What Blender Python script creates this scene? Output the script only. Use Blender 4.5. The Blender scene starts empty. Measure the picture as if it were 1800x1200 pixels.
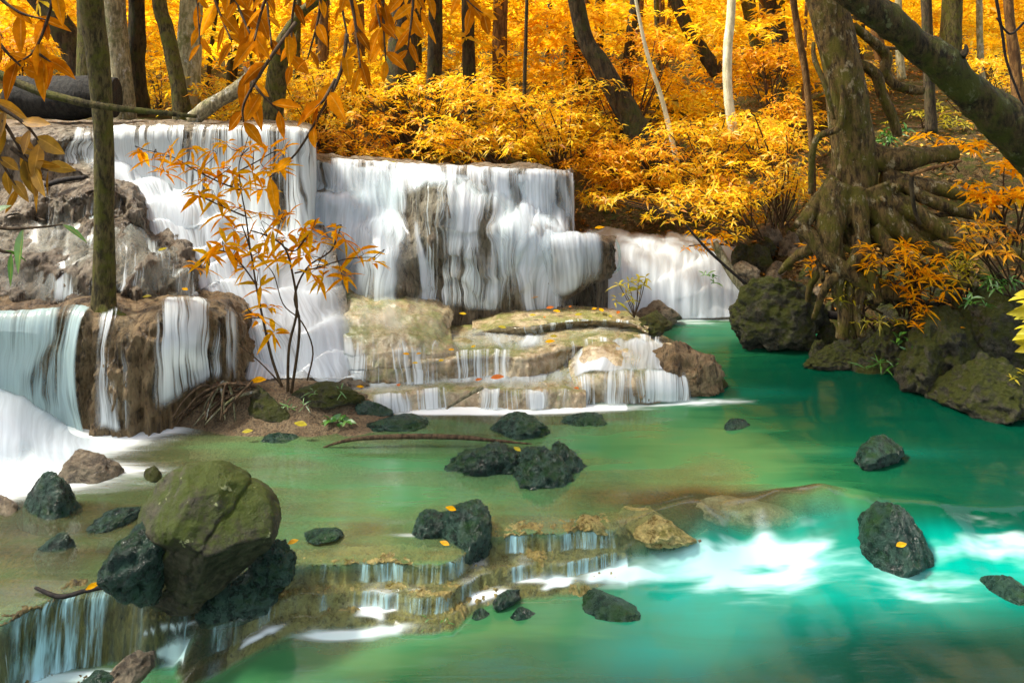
import bpy, bmesh, math, random
import numpy as np
from mathutils import Vector

# ------------------------------------------------------------------ camera, sky, sun, exposure
scene = bpy.context.scene
F, H, HOR = 1400.0, 3.0, 130.0          # focal length in photo pixels, eye height, horizon row
cam_d = bpy.data.cameras.new("camera")
cam = bpy.data.objects.new("camera", cam_d)
scene.collection.objects.link(cam)
cam.location = (0, 0, H)
cam.rotation_euler = (math.radians(90), 0, 0)
cam_d.sensor_width = 36.0
cam_d.lens = 36.0 * F / 1800.0
cam_d.shift_y = -(600 - HOR) / 1800.0
cam_d.clip_start = 0.05
cam_d.clip_end = 500
scene.camera = cam

SUN_EL, SUN_AZ = 54.0, 272.0            # azimuth the light comes from, clockwise from +Y
world = bpy.data.worlds.new("World")
scene.world = world
world.use_nodes = True
wn = world.node_tree
bg = wn.nodes["Background"]
sky = wn.nodes.new("ShaderNodeTexSky")
sky.sky_type = 'NISHITA'
sky.sun_disc = False
sky.sun_elevation = math.radians(SUN_EL)
sky.sun_rotation = math.radians(SUN_AZ)
sky.air_density = 1.0
sky.dust_density = 2.5
hz = wn.nodes.new("ShaderNodeHueSaturation")
hz.inputs["Saturation"].default_value = 0.45      # blue drained from the sky colour to warm the shade
wn.links.new(sky.outputs[0], hz.inputs["Color"])
wn.links.new(hz.outputs[0], bg.inputs[0])
bg.inputs[1].default_value = 0.14
sun_d = bpy.data.lights.new("sun", 'SUN')
sun_d.energy = 4.6
sun_d.angle = math.radians(9.0)
sun_d.color = (1.0, 0.94, 0.82)
sun = bpy.data.objects.new("sun", sun_d)
scene.collection.objects.link(sun)
_az, _el = math.radians(SUN_AZ), math.radians(SUN_EL)
_from = Vector((math.sin(_az) * math.cos(_el), math.cos(_az) * math.cos(_el), math.sin(_el)))
sun.rotation_euler = _from.to_track_quat('Z', 'Y').to_euler()
scene.view_settings.view_transform = 'Standard'
scene.view_settings.look = 'None'
scene.view_settings.exposure = 1.3
scene.view_settings.gamma = 1.0
cy = scene.cycles
cy.max_bounces = 7
cy.diffuse_bounces = 3
cy.glossy_bounces = 2
cy.transmission_bounces = 4
cy.transparent_max_bounces = 20
cy.use_denoising = True
cy.caustics_reflective = False
cy.caustics_refractive = False

# ------------------------------------------------------------------ maths helpers
rng = np.random.default_rng(7)
A = np.array


def P(px, py, Y):
    return A([(px - 900.0) / F * Y, Y, H - (py - HOR) / F * Y])


def PZ(px, py, z=0.0):
    return P(px, py, (H - z) * F / (py - HOR))


def norm(v):
    return v / np.maximum(np.linalg.norm(v, axis=-1, keepdims=True), 1e-9)


_perm = np.random.default_rng(3).permutation(256)
_perm = np.concatenate([_perm, _perm, _perm])
_grad = norm(np.random.default_rng(4).normal(size=(256, 3)))


def perlin(p):
    p = np.asarray(p, float)
    i = np.floor(p).astype(int)
    f = p - i
    u = f * f * f * (f * (f * 6 - 15) + 10)
    i &= 255
    res = 0
    for dx in (0, 1):
        for dy in (0, 1):
            for dz in (0, 1):
                h = _perm[_perm[_perm[(i[:, 0] + dx) & 255] + ((i[:, 1] + dy) & 255)] + ((i[:, 2] + dz) & 255)]
                g = _grad[h]
                d = f - A([dx, dy, dz])
                w = (u[:, 0] if dx else 1 - u[:, 0]) * (u[:, 1] if dy else 1 - u[:, 1]) * (u[:, 2] if dz else 1 - u[:, 2])
                res = res + w * (g * d).sum(1)
    return res * 1.6


def fbm(p, oct=4, gain=0.5):
    p = np.asarray(p, float)
    r, a = 0, 1.0
    for k in range(oct):
        r = r + a * perlin(p + 17.3 * k)
        p = p * 2.03
        a *= gain
    return r


def ridged(p, oct=4):
    p = np.asarray(p, float)
    r, a = 0, 1.0
    for k in range(oct):
        r = r + a * (0.5 - np.abs(perlin(p + 9.1 * k)))
        p = p * 2.1
        a *= 0.5
    return r


def cr_axis(c, t):
    """Catmull-Rom through c along axis 0 at parameters t in 0..1"""
    n = c.shape[0]
    x = np.clip(t, 0, 1) * (n - 1)
    i = np.minimum(x.astype(int), n - 2)
    f = (x - i).reshape((-1,) + (1,) * (c.ndim - 1))
    p0 = c[np.maximum(i - 1, 0)]
    p1 = c[i]
    p2 = c[i + 1]
    p3 = c[np.minimum(i + 2, n - 1)]
    m1 = (p2 - p0) * 0.5
    m2 = (p3 - p1) * 0.5
    f2, f3 = f * f, f * f * f
    return (2 * f3 - 3 * f2 + 1) * p1 + (f3 - 2 * f2 + f) * m1 + (-2 * f3 + 3 * f2) * p2 + (f3 - f2) * m2


def smooth(a, b, x):
    t = np.clip((x - a) / (b - a), 0, 1)
    return t * t * (3 - 2 * t)


# ------------------------------------------------------------------ object helpers
col = scene.collection


def tag(o, label=None, cat=None, group=None, kind=None):
    if label: o["label"] = label
    if cat: o["category"] = cat
    if group: o["group"] = group
    if kind: o["kind"] = kind
    return o


def empty(name, loc, label, cat, group=None):
    o = bpy.data.objects.new(name, None)
    col.objects.link(o)
    o.location = [float(x) for x in loc]
    o.empty_display_size = 0.1
    return tag(o, label, cat, group)


def mk(name, V, Fc, mat, parent=None, base=None, uv=None, attrs=None, flat=False):
    """one mesh object; V in world metres; origin put at base"""
    V = np.asarray(V, float)
    Fc = np.asarray(Fc, int)
    if base is None:
        base = A(parent.location) if parent is not None else A([V[:, 0].mean(), V[:, 1].mean(), V[:, 2].min()])
    me = bpy.data.meshes.new(name)
    n, m, k = len(V), len(Fc), Fc.shape[1]
    me.vertices.add(n)
    me.vertices.foreach_set("co", (V - base).astype(np.float32).ravel())
    me.loops.add(m * k)
    me.loops.foreach_set("vertex_index", Fc.astype(np.int32).ravel())
    me.polygons.add(m)
    me.polygons.foreach_set("loop_start", np.arange(0, m * k, k, dtype=np.int32))
    me.polygons.foreach_set("loop_total", np.full(m, k, np.int32))
    if uv is not None:
        l = me.uv_layers.new(name="UVMap")
        l.data.foreach_set("uv", np.asarray(uv, np.float32)[Fc.ravel()].ravel())
    for nm, a in (attrs or {}).items():
        at = me.attributes.new(nm, 'FLOAT', 'POINT')
        at.data.foreach_set("value", np.asarray(a, np.float32))
    me.update(calc_edges=True)
    me.validate()
    if not flat:
        me.polygons.foreach_set("use_smooth", np.ones(len(me.polygons), bool))
    me.materials.append(mat)
    o = bpy.data.objects.new(name, me)
    col.objects.link(o)
    if parent is not None:
        o.parent = parent
        o.location = [float(x) for x in (base - A(parent.location))]
    else:
        o.location = [float(x) for x in base]
    return o


def grid_faces(nv, nu):
    i = np.arange(nv - 1)[:, None] * nu + np.arange(nu - 1)[None, :]
    i = i.ravel()
    return np.stack([i, i + nu, i + nu + 1, i + 1], 1)


class Loft:
    """rows of (px, py, Y) control points, back/top to front/bottom, columns left to right"""

    def __init__(self, rows, steps=None):
        self.c = A([[P(*q) for q in r] for r in rows])
        self.steps = steps

    def ev(self, us, vs):
        g = cr_axis(self.c, vs)
        g = np.swapaxes(cr_axis(np.swapaxes(g, 0, 1), us), 0, 1).copy()
        if self.steps:                       # tread and riser, with wandering edges
            h, k, sd = self.steps
            q = g.reshape(-1, 3)
            w = fbm(np.stack([q[:, 0] * 1.3 + sd, 0 * q[:, 0], q[:, 2] * 0.8], 1), 2).reshape(g.shape[:2])
            t = g[..., 2] / h + 0.9 * w
            f = t - np.floor(t)
            tz = (np.floor(t) + smooth(0.08, 0.92, f) - 0.9 * w) * h
            dz = (tz - g[..., 2]) * k
            fade = (smooth(0, 0.08, vs) * smooth(0, 0.08, 1 - vs))[:, None]
            g[..., 2] += dz * fade
            g[..., 1] += dz * fade * 0.5
        return g

    def normals(self, g):
        du = np.gradient(g, axis=1)
        dv = np.gradient(g, axis=0)
        return norm(np.cross(dv, du))          # faces the viewer / up

    def solid(self, name, mat, label, cat="rock ledge", nu=200, nv=120, amp=0.06, flute=0.05, fine=0.02, seed=0, group=None, ends=(0, 0)):
        us, vs = np.linspace(0, 1, nu), np.linspace(0, 1, nv)
        g = self.ev(us, vs)
        g[..., 2] -= (ends[0] * (1 - smooth(0, 0.22, us)) + ends[1] * (1 - smooth(0, 0.22, 1 - us)))[None, :]
        n = self.normals(g)
        p = g.reshape(-1, 3)
        nn = n.reshape(-1, 3)
        s = A([seed * 3.7, seed * 1.3, 0])
        steep = np.clip(1 - np.abs(nn[:, 2]) * 1.3, 0, 1)
        d = amp * fbm(p * 2.2 + s, 3)
        fl = ridged(p * A([7.0, 7.0, 1.2]) + s, 3) - 0.45
        d += flute * fl * steep
        d += fine * fbm(p * A([16, 16, 9]) + s, 3) * (0.35 + 0.65 * steep)
        lump = ridged(p * 4.5 + s + 5, 2) - 0.5
        d += flute * 0.7 * lump * steep
        V = p + nn * d[:, None]
        sk = V[-nu:] + A([0, 0.04, -0.7])
        V = np.vstack([V, sk])
        ri = smooth(0.55, 0.95, steep + 0.25 * fbm(p * 5 + s, 2))
        o = mk(name, V, grid_faces(nv + 1, nu), mat, attrs={"riser": np.concatenate([ri, ri[-nu:]])})
        return tag(o, label, cat, group)

    def flow(self, name, mat, label, u=(0, 1), v=(0, 1), off=(0.03, 0.06), dens=0.6, nu=120, nv=70, edge=0.06,
             top=0.05, bot=0.08, seed=0, wob=0.012, cat="waterfall", group=None, sag=0.0, parent=None, cluster=0.5, meander=0.05):
        us, vs = np.linspace(u[0], u[1], nu), np.linspace(v[0], v[1], nv)
        g = self.ev(us, vs)
        n = self.normals(g)
        n[..., 2] = np.abs(n[..., 2])
        t = np.linspace(0, 1, nv)[:, None]
        s = np.linspace(0, 1, nu)[None, :]
        o = off[0] + (off[1] - off[0]) * t + sag * np.sin(t * math.pi)
        ul = np.concatenate([[0], np.cumsum(np.linalg.norm(np.diff(g[nv // 2], axis=0), axis=1))])
        vl = np.concatenate([[0], np.cumsum(np.linalg.norm(np.diff(g[:, nu // 2], axis=0), axis=1))])
        U = np.broadcast_to(ul[None, :], (nv, nu)).copy()
        Vv = np.broadcast_to(vl[:, None], (nv, nu)).copy()
        q = np.stack([U * 9 + seed * 5.1, Vv * 0.7, np.full_like(U, seed * 1.7)], -1).reshape(-1, 3)
        w = fbm(q, 3).reshape(nv, nu) * wob
        V = g + n * (o + w)[..., None]
        e = smooth(0, edge, s) * smooth(0, edge, 1 - s)
        z0 = np.zeros(nu)
        nt_ = fbm(np.stack([ul * 5 + seed * 3.1, z0, z0 + seed], 1), 3)[None, :]
        nb_ = fbm(np.stack([ul * 4 + seed * 7.1, z0 + 4, z0 + seed], 1), 3)[None, :]
        mw = fbm(np.stack([U * 2.4 + seed, Vv * 1.6 + seed * 2.0, np.full_like(U, 3.0)], -1).reshape(-1, 3), 3).reshape(nv, nu)
        cl_ = fbm(np.stack([(U + 0.10 * mw) * 2.6 + seed * 1.9, Vv * 0.75 + 9, np.full_like(U, seed * 1.0)], -1).reshape(-1, 3), 3).reshape(nv, nu)
        e = e * smooth(0, 1, (t - top * 1.2 * nt_) / max(top, 1e-3)) * smooth(0, 1, (1 - t - bot * 1.0 * np.maximum(nb_, 0)) / max(bot, 1e-3))
        clus_ = cluster
        if callable(dens):
            dn = dens(s + 0 * t, t + 0 * s)
        else:
            dn = np.full((nv, nu), dens)
        dn = dn + clus_ * cl_
        ob = mk(name, V.reshape(-1, 3), grid_faces(nv, nu), mat, parent=parent,
                uv=np.stack([U + meander * mw + seed * 3.3, Vv + seed], -1).reshape(-1, 2),
                attrs={"edge": e.ravel(), "dens": dn.ravel()})
        return ob if parent is not None else tag(ob, label, cat, group, 'thing')


def tube(pts, rad, seg=10, rough=0.06, n=None, seed=0, freq=6.0, closed=True):
    pts = np.asarray(pts, float)
    rad = np.asarray(rad, float)
    if len(rad) != len(pts):
        rad = np.interp(np.linspace(0, 1, len(pts)), np.linspace(0, 1, len(rad)), rad)
    if n is None:
        n = max(4, len(pts) * 6)
    t = np.linspace(0, 1, n)
    c = cr_axis(pts, t) if len(pts) > 2 else pts[0] + (pts[1] - pts[0]) * t[:, None]
    r = np.interp(t, np.linspace(0, 1, len(rad)), rad)
    tg = norm(np.gradient(c, axis=0))
    ref = A([0, 0, 1.0]) if abs(tg[0][2]) < 0.8 else A([0, 1.0, 0])
    a = norm(np.cross(tg[0], ref)[None])[0]
    fr = []
    for k in range(n):
        a = a - tg[k] * a.dot(tg[k])
        a = a / max(np.linalg.norm(a), 1e-9)
        fr.append((a, np.cross(tg[k], a)))
    th = np.linspace(0, 2 * math.pi, seg, endpoint=False)
    a = A([x[0] for x in fr])
    b = A([x[1] for x in fr])
    dirs = a[:, None, :] * np.cos(th)[None, :, None] + b[:, None, :] * np.sin(th)[None, :, None]
    V = c[:, None, :] + dirs * r[:, None, None]
    if rough > 0:
        q = V.reshape(-1, 3)
        sc = 0.5 / max(r.mean(), 1e-3)
        d = fbm(q * sc * A([1, 1, .35]) * freq / 6.0 + seed * 7.7, 3).reshape(n, seg)
        V = V + dirs * (d * rough * r[:, None])[..., None]
    V = V.reshape(-1, 3)
    i = np.arange(n - 1)[:, None] * seg
    j = np.arange(seg)[None, :]
    j2 = (j + 1) % seg
    Q = np.stack([i + j, i + j2, i + seg + j2, i + seg + j], -1).reshape(-1, 4)
    if closed:
        m = len(V)
        V = np.vstack([V, c[0], c[-1]])
        l = (n - 1) * seg
        jj = np.arange(seg)
        k1 = np.stack([jj, np.full(seg, m), np.full(seg, m), (jj + 1) % seg], -1)
        k2 = np.stack([l + jj, l + (jj + 1) % seg, np.full(seg, m + 1), np.full(seg, m + 1)], -1)
        T = np.vstack([np.stack([Q[:, 0], Q[:, 1], Q[:, 2]], 1), np.stack([Q[:, 0], Q[:, 2], Q[:, 3]], 1), k1[:, [0, 1, 3]], k2[:, [0, 1, 2]]])
        return V, T
    T = np.vstack([np.stack([Q[:, 0], Q[:, 1], Q[:, 2]], 1), np.stack([Q[:, 0], Q[:, 2], Q[:, 3]], 1)])
    return V, T


def merge(parts):
    Vs, Fs, k = [], [], 0
    for V, T in parts:
        Vs.append(V)
        Fs.append(T + k)
        k += len(V)
    return np.vstack(Vs), np.vstack(Fs)


def leaf_geo(base, dirn, up, L, W, st=((0.45, 1.0),), fold=0.25, droop=0.25):
    """leaves as folded blades: base (N,3), direction (N,3), up (N,3)"""
    base = np.asarray(base, float)
    N = len(base)
    d = norm(np.asarray(dirn, float))
    s = norm(np.cross(d, np.asarray(up, float)))
    u = np.cross(s, d)
    L = np.broadcast_to(L, (N,))[:, None]
    W = np.broadcast_to(W, (N,))[:, None]
    dz = A([0, 0, -1.0])
    cols = [base]
    for t, w in st:
        c = base + d * L * t + dz * (droop * L * t * t)
        cols += [c + s * W * w * 0.5 + u * W * w * fold, c, c - s * W * w * 0.5 + u * W * w * fold]
    cols.append(base + d * L + dz * (droop * L))
    V = np.stack(cols, 1)
    S = len(st)
    T = [(0, 2, 1), (0, 3, 2)]
    for k in range(S - 1):
        a, b = 1 + 3 * k, 4 + 3 * k
        T += [(a, a + 1, b + 1), (a, b + 1, b), (a + 1, a + 2, b + 2), (a + 1, b + 2, b + 1)]
    a = 1 + 3 * (S - 1)
    tip = 1 + 3 * S
    T += [(a, a + 1, tip), (a + 1, a + 2, tip)]
    T = A(T)
    nv = 2 + 3 * S
    Fc = (np.arange(N)[:, None, None] * nv + T[None]).reshape(-1, 3)
    return V.reshape(-1, 3), Fc


BROAD = ((0.12, 0.45), (0.3, 0.9), (0.5, 1.0), (0.72, 0.72), (0.88, 0.35))
LANCE = ((0.25, 0.8), (0.5, 1.0), (0.78, 0.55))


def whorls(centers, axes, k, L, r, spread=0.35, st=((0.42, 1.0),), wr=0.24, droop=0.3, fold=0.2):
    """k leaves fanned round each centre"""
    centers = np.asarray(centers, float)
    n = len(centers)
    ax = norm(np.asarray(axes, float))
    ref = np.where(np.abs(ax[:, 2:3]) > 0.9, A([[1.0, 0, 0]]), A([[0, 0, 1.0]]))
    e1 = norm(np.cross(ax, ref))
    e2 = np.cross(ax, e1)
    th = r.uniform(0, 6.283, (n, 1)) + np.arange(k)[None] * (6.283 / k) + r.normal(0, 0.25, (n, k))
    lift = r.normal(spread, 0.25, (n, k))
    d = e1[:, None] * np.cos(th)[..., None] + e2[:, None] * np.sin(th)[..., None] + ax[:, None] * lift[..., None]
    d = norm(d).reshape(-1, 3)
    b = np.repeat(centers, k, 0) + r.normal(0, 0.012, (n * k, 3))
    up = np.repeat(ax, k, 0) + r.normal(0, 0.25, (n * k, 3))
    l = L * r.uniform(0.6, 1.2, n * k)
    return leaf_geo(b, d, up, l, l * wr * r.uniform(0.8, 1.2, n * k), st, fold, droop)


_ico = {}


def ico(sub):
    if sub not in _ico:
        bm = bmesh.new()
        bmesh.ops.create_icosphere(bm, subdivisions=sub, radius=1)
        _ico[sub] = (A([v.co[:] for v in bm.verts]), A([[v.index for v in f.verts] for f in bm.faces]))
        bm.free()
    return _ico[sub]


def rock_geo(size, seed, cuts=9, rough=0.05, lump=0.30, sub=5, rot=0.0, tilt=0.0, hole=0.0):
    V, T = ico(sub)
    r = np.random.default_rng(seed)
    V = V.copy()
    V *= (1 + lump * fbm(V * 1.1 + seed * 2.3, 3))[:, None]
    for k in range(cuts):
        n = norm(r.normal(size=3)[None])[0]
        dd = r.uniform(0.5, 0.85)
        x = V @ n - dd
        V -= np.where(x > 0, x * 0.6, 0)[:, None] * n
    V[:, :2] *= (1.0 - 0.28 * V[:, 2:3])
    V *= (1 + rough * 2.0 * (ridged(V * 1.8 + seed, 4) - .5) + rough * 1.0 * fbm(V * 6 + seed, 4) - hole * smooth(0.1, .5, fbm(V * 3 + seed, 2)))[:, None]
    V = V * (A(size) / 2)
    ct, stt = math.cos(tilt), math.sin(tilt)
    V = np.stack([V[:, 0] * ct - V[:, 2] * stt, V[:, 1], V[:, 0] * stt + V[:, 2] * ct], 1)
    c, s = math.cos(rot), math.sin(rot)
    return np.stack([V[:, 0] * c - V[:, 1] * s, V[:, 0] * s + V[:, 1] * c, V[:, 2]], 1), T


# ------------------------------------------------------------------ materials
def new_mat(name):
    m = bpy.data.materials.new(name)
    m.use_nodes = True
    nt = m.node_tree
    nt.nodes.clear()
    out = nt.nodes.new("ShaderNodeOutputMaterial")
    return m, nt, out


class G:
    """tiny node-graph helper"""

    def __init__(self, nt):
        self.nt = nt

    def n(self, typ, ins=None, **props):
        nd = self.nt.nodes.new("ShaderNode" + typ)
        for k, v in props.items():
            setattr(nd, k, v)
        for k, v in (ins or {}).items():
            sk = nd.inputs[k]
            if isinstance(v, bpy.types.NodeSocket):
                self.nt.links.new(v, sk)
            else:
                sk.default_value = v
        return nd

    def math(self, op, a, b=0.0, c=None, clamp=False):
        d = {0: a, 1: b}
        if c is not None: d[2] = c
        return self.n("Math", d, operation=op, use_clamp=clamp).outputs[0]

    def mapr(self, x, a, b, c=0.0, d=1.0, sm=True):
        return self.n("MapRange", {0: x, 1: a, 2: b, 3: c, 4: d}, interpolation_type='SMOOTHSTEP' if sm else 'LINEAR').outputs[0]

    def mix(self, f, a, b):
        nd = self.n("Mix", None, data_type='RGBA')
        for k, v in ((0, f), (6, a), (7, b)):
            if isinstance(v, bpy.types.NodeSocket):
                self.nt.links.new(v, nd.inputs[k])
            else:
                nd.inputs[k].default_value = (*v, 1) if isinstance(v, tuple) and len(v) == 3 else v
        return nd.outputs[2]

    def coord(self, scale=(1, 1, 1), which="Object"):
        tc = self.n("TexCoord")
        return self.n("Mapping", {0: tc.outputs[which], 3: scale}).outputs[0]

    def noise(self, scale, detail=4, rough=0.55, vec=None, dist=0.0):
        d = {"Scale": scale, "Detail": detail, "Roughness": rough, "Distortion": dist}
        if vec is not None: d["Vector"] = vec
        return self.n("TexNoise", d).outputs[0]

    def voro(self, scale, vec=None, feature='F1'):
        d = {"Scale": scale}
        if vec is not None: d["Vector"] = vec
        return self.n("TexVoronoi", d, feature=feature).outputs[0]

    def attr(self, name):
        return self.n("Attribute", None, attribute_name=name).outputs["Fac"]


def rock_mat(name, dark, mid, light, moss=None, moss_amt=0.5, rough=0.5, scale=6.0, bump=0.6, hairy=False, lichen=None, spec=0.5, pit=True, riser=None):
    m, nt, out = new_mat(name)
    g = G(nt)
    v = g.coord()
    vz = g.coord((1, 1, 0.22))
    n1 = g.noise(scale * 0.35, 5, 0.6, v)
    n2 = g.noise(scale * 1.7, 9, 0.72, vz if hairy else v, 0.4)
    n3 = g.noise(scale * 9, 5, 0.7, vz if hairy else v)
    n4 = g.noise(scale * 22, 4, 0.7, vz if hairy else v)
    c = g.mix(g.mapr(n1, 0.35, 0.62), mid, light)
    c = g.mix(g.mapr(n2, 0.56, 0.36), c, dark)
    c = g.mix(g.math('MULTIPLY', g.mapr(n3, 0.5, 0.68), 0.5), c, light)
    c = g.mix(g.math('MULTIPLY', g.mapr(n3, 0.46, 0.32), 0.6), c, dark)
    geo = g.n("NewGeometry")
    if moss is not None:
        nz = g.n("SeparateXYZ", {0: geo.outputs["Normal"]}).outputs[2]
        mm = g.noise(scale * 0.5, 8, 0.75, v)
        k = g.math('ADD', g.math('MULTIPLY', nz, 0.16), mm)
        t = 0.8 - 0.36 * moss_amt
        c = g.mix(g.mapr(k, t - 0.09, t + 0.09), c, g.mix(n3, moss, tuple(x * 0.45 for x in moss)))
    if riser is not None:                # fibrous brown crust on the risers, pale mud on the treads
        rf = g.n("TexNoise", {"Scale": scale * 3.0, "Detail": 7, "Roughness": 0.7, "Vector": vz}).outputs[0]
        rc = g.mix(g.mapr(rf, 0.36, 0.62), tuple(x * 0.35 for x in riser), riser)
        c = g.mix(g.attr("riser"), c, rc)
    if lichen is not None:
        lv = g.noise(scale * 1.1, 6, 0.7, v)
        c = g.mix(g.mapr(lv, 0.63, 0.69), c, lichen)
    vo = g.voro(scale * 2.2, vz if hairy else v)
    h = g.math('ADD', g.math('MULTIPLY', n2, 1.0), g.math('ADD', g.math('MULTIPLY', n3, 0.5), g.math('MULTIPLY', n4, 0.16)))
    if pit:
        h = g.math('ADD', h, g.math('MULTIPLY', vo, 0.5))
    b = g.n("Bump", {"Strength": bump, "Distance": 0.11, "Height": h}).outputs[0]
    rr = g.mapr(n2, 0.3, 0.7, rough - 0.15, rough + 0.2)
    p = g.n("BsdfPrincipled", {"Base Color": c, "Roughness": rr, "Normal": b, "Specular IOR Level": spec})
    nt.links.new(p.outputs[0], out.inputs[0])
    return m


def bark_mat(name, a, b, moss=None, moss_amt=0.4, lichen=None, scale=10.0, bump=0.8):
    m, nt, out = new_mat(name)
    g = G(nt)
    v = g.coord((1, 1, 0.3))
    vv = g.coord()
    n1 = g.noise(scale * 1.6, 8, 0.72, v, 0.3)
    n2 = g.noise(scale * 0.3, 7, 0.7, vv)
    n3 = g.noise(scale * 6, 5, 0.7, v)
    c = g.mix(g.mapr(n1, 0.4, 0.6), a, b)
    if moss is not None:
        t = 0.72 - 0.4 * moss_amt
        c = g.mix(g.math('MULTIPLY', g.mapr(n2, t - 0.08, t + 0.1), 0.85), c, g.mix(n3, moss, tuple(x * 0.5 for x in moss)))
    if lichen is not None:
        lv = g.noise(scale * 0.9, 5, 0.7, g.coord((1, 1, .6)))
        c = g.mix(g.mapr(lv, 0.56, 0.66), c, lichen)
    h = g.math('ADD', n1, g.math('MULTIPLY', n3, 0.4))
    bp = g.n("Bump", {"Strength": bump, "Distance": 0.06, "Height": h}).outputs[0]
    p = g.n("BsdfPrincipled", {"Base Color": c, "Roughness": 0.8, "Normal": bp, "Specular IOR Level": 0.25})
    nt.links.new(p.outputs[0], out.inputs[0])
    return m


def leaf_mat(name, cols, trans=0.5, gloss=0.02, rough=0.45, drift=None):
    m, nt, out = new_mat(name)
    g = G(nt)
    geo = g.n("NewGeometry")
    r = geo.outputs["Random Per Island"]
    ramp = g.n("ValToRGB", {0: r})
    el = ramp.color_ramp.elements
    for k, c in enumerate(cols):
        pos = k / max(1, len(cols) - 1)
        e = el[k] if k < 2 else el.new(pos)
        e.position = pos
        e.color = (*c, 1)
    c = ramp.outputs[0]
    vn = g.attr("vein")
    c = g.mix(g.mapr(vn, 0.86, 1.0, 0.0, 0.45), c, (0.8, 0.45, 0.08))
    nz = g.noise(26, 4, 0.65, g.coord())
    c = g.n("HueSaturation", {"Hue": 0.5, "Saturation": 1.0, "Value": g.mapr(nz, 0.3, 0.7, 0.72, 1.2), "Fac": 1.0, "Color": c}).outputs[0]
    if drift is not None:
        c = g.mix(g.math("MULTIPLY", g.mapr(g.noise(0.55, 3, 0.6, g.coord()), 0.42, 0.62), 0.75), c, drift)
    d = g.n("BsdfDiffuse", {0: c})
    t = g.n("BsdfTranslucent", {0: c})
    mx = g.n("MixShader", {0: trans, 1: d.outputs[0], 2: t.outputs[0]})
    gl = g.n("BsdfGlossy", {0: (1, 1, 1, 1), "Roughness": rough})
    fx = g.n("MixShader", {0: gloss, 1: mx.outputs[0], 2: gl.outputs[0]})
    nt.links.new(fx.outputs[0], out.inputs[0])
    return m


def flow_mat(name, colr=(0.74, 0.81, 0.85), fu=16.0, fv=0.55, soft=0.3, amax=0.96, base=0.0, w=(0.36, 0.22, 0.42)):
    """falling water blurred into threads: clear between the threads"""
    m, nt, out = new_mat(name)
    g = G(nt)
    uv = g.n("UVMap").outputs[0]
    m1 = g.n("Mapping", {0: uv, 3: (fu, fv, 1)}).outputs[0]
    m2 = g.n("Mapping", {0: uv, 3: (fu * 3.7, fv * 1.4, 1)}).outputs[0]
    m3 = g.n("Mapping", {0: uv, 3: (fu * 0.22, fv * 0.6, 1)}).outputs[0]
    n1 = g.noise(1.0, 3, 0.6, m1)
    n2 = g.noise(1.0, 3, 0.6, m2)
    n3 = g.noise(1.0, 2, 0.5, m3)
    s = g.math('ADD', g.math('MULTIPLY', n1, w[0]), g.math('MULTIPLY', n2, w[1]))
    s = g.math('ADD', s, g.math('MULTIPLY', n3, w[2]))
    de = g.attr("dens")
    th = g.math('SUBTRACT', 0.72, g.math('MULTIPLY', de, 0.42))
    x = g.math('DIVIDE', g.math('SUBTRACT', s, g.math('SUBTRACT', th, soft * 0.5)), soft, clamp=True)
    x = g.mapr(x, 0.0, 1.0, base, amax)
    al = g.math('MULTIPLY', x, g.attr("edge"))
    c = g.mix(g.mapr(n2, 0.35, 0.65), tuple(k * 0.86 for k in colr), colr)
    d = g.n("BsdfDiffuse", {0: c})
    t = g.n("BsdfTranslucent", {0: c})
    mx = g.n("MixShader", {0: 0.3, 1: d.outputs[0], 2: t.outputs[0]})
    gl = g.n("BsdfGlossy", {0: (1, 1, 1, 1), "Roughness": 0.25})
    mg = g.n("MixShader", {0: 0.05, 1: mx.outputs[0], 2: gl.outputs[0]})
    tr = g.n("BsdfTransparent", {0: (0.96, 0.98, 0.98, 1)})
    fx = g.n("MixShader", {0: al, 1: tr.outputs[0], 2: mg.outputs[0]})
    nt.links.new(fx.outputs[0], out.inputs[0])
    return m


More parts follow.
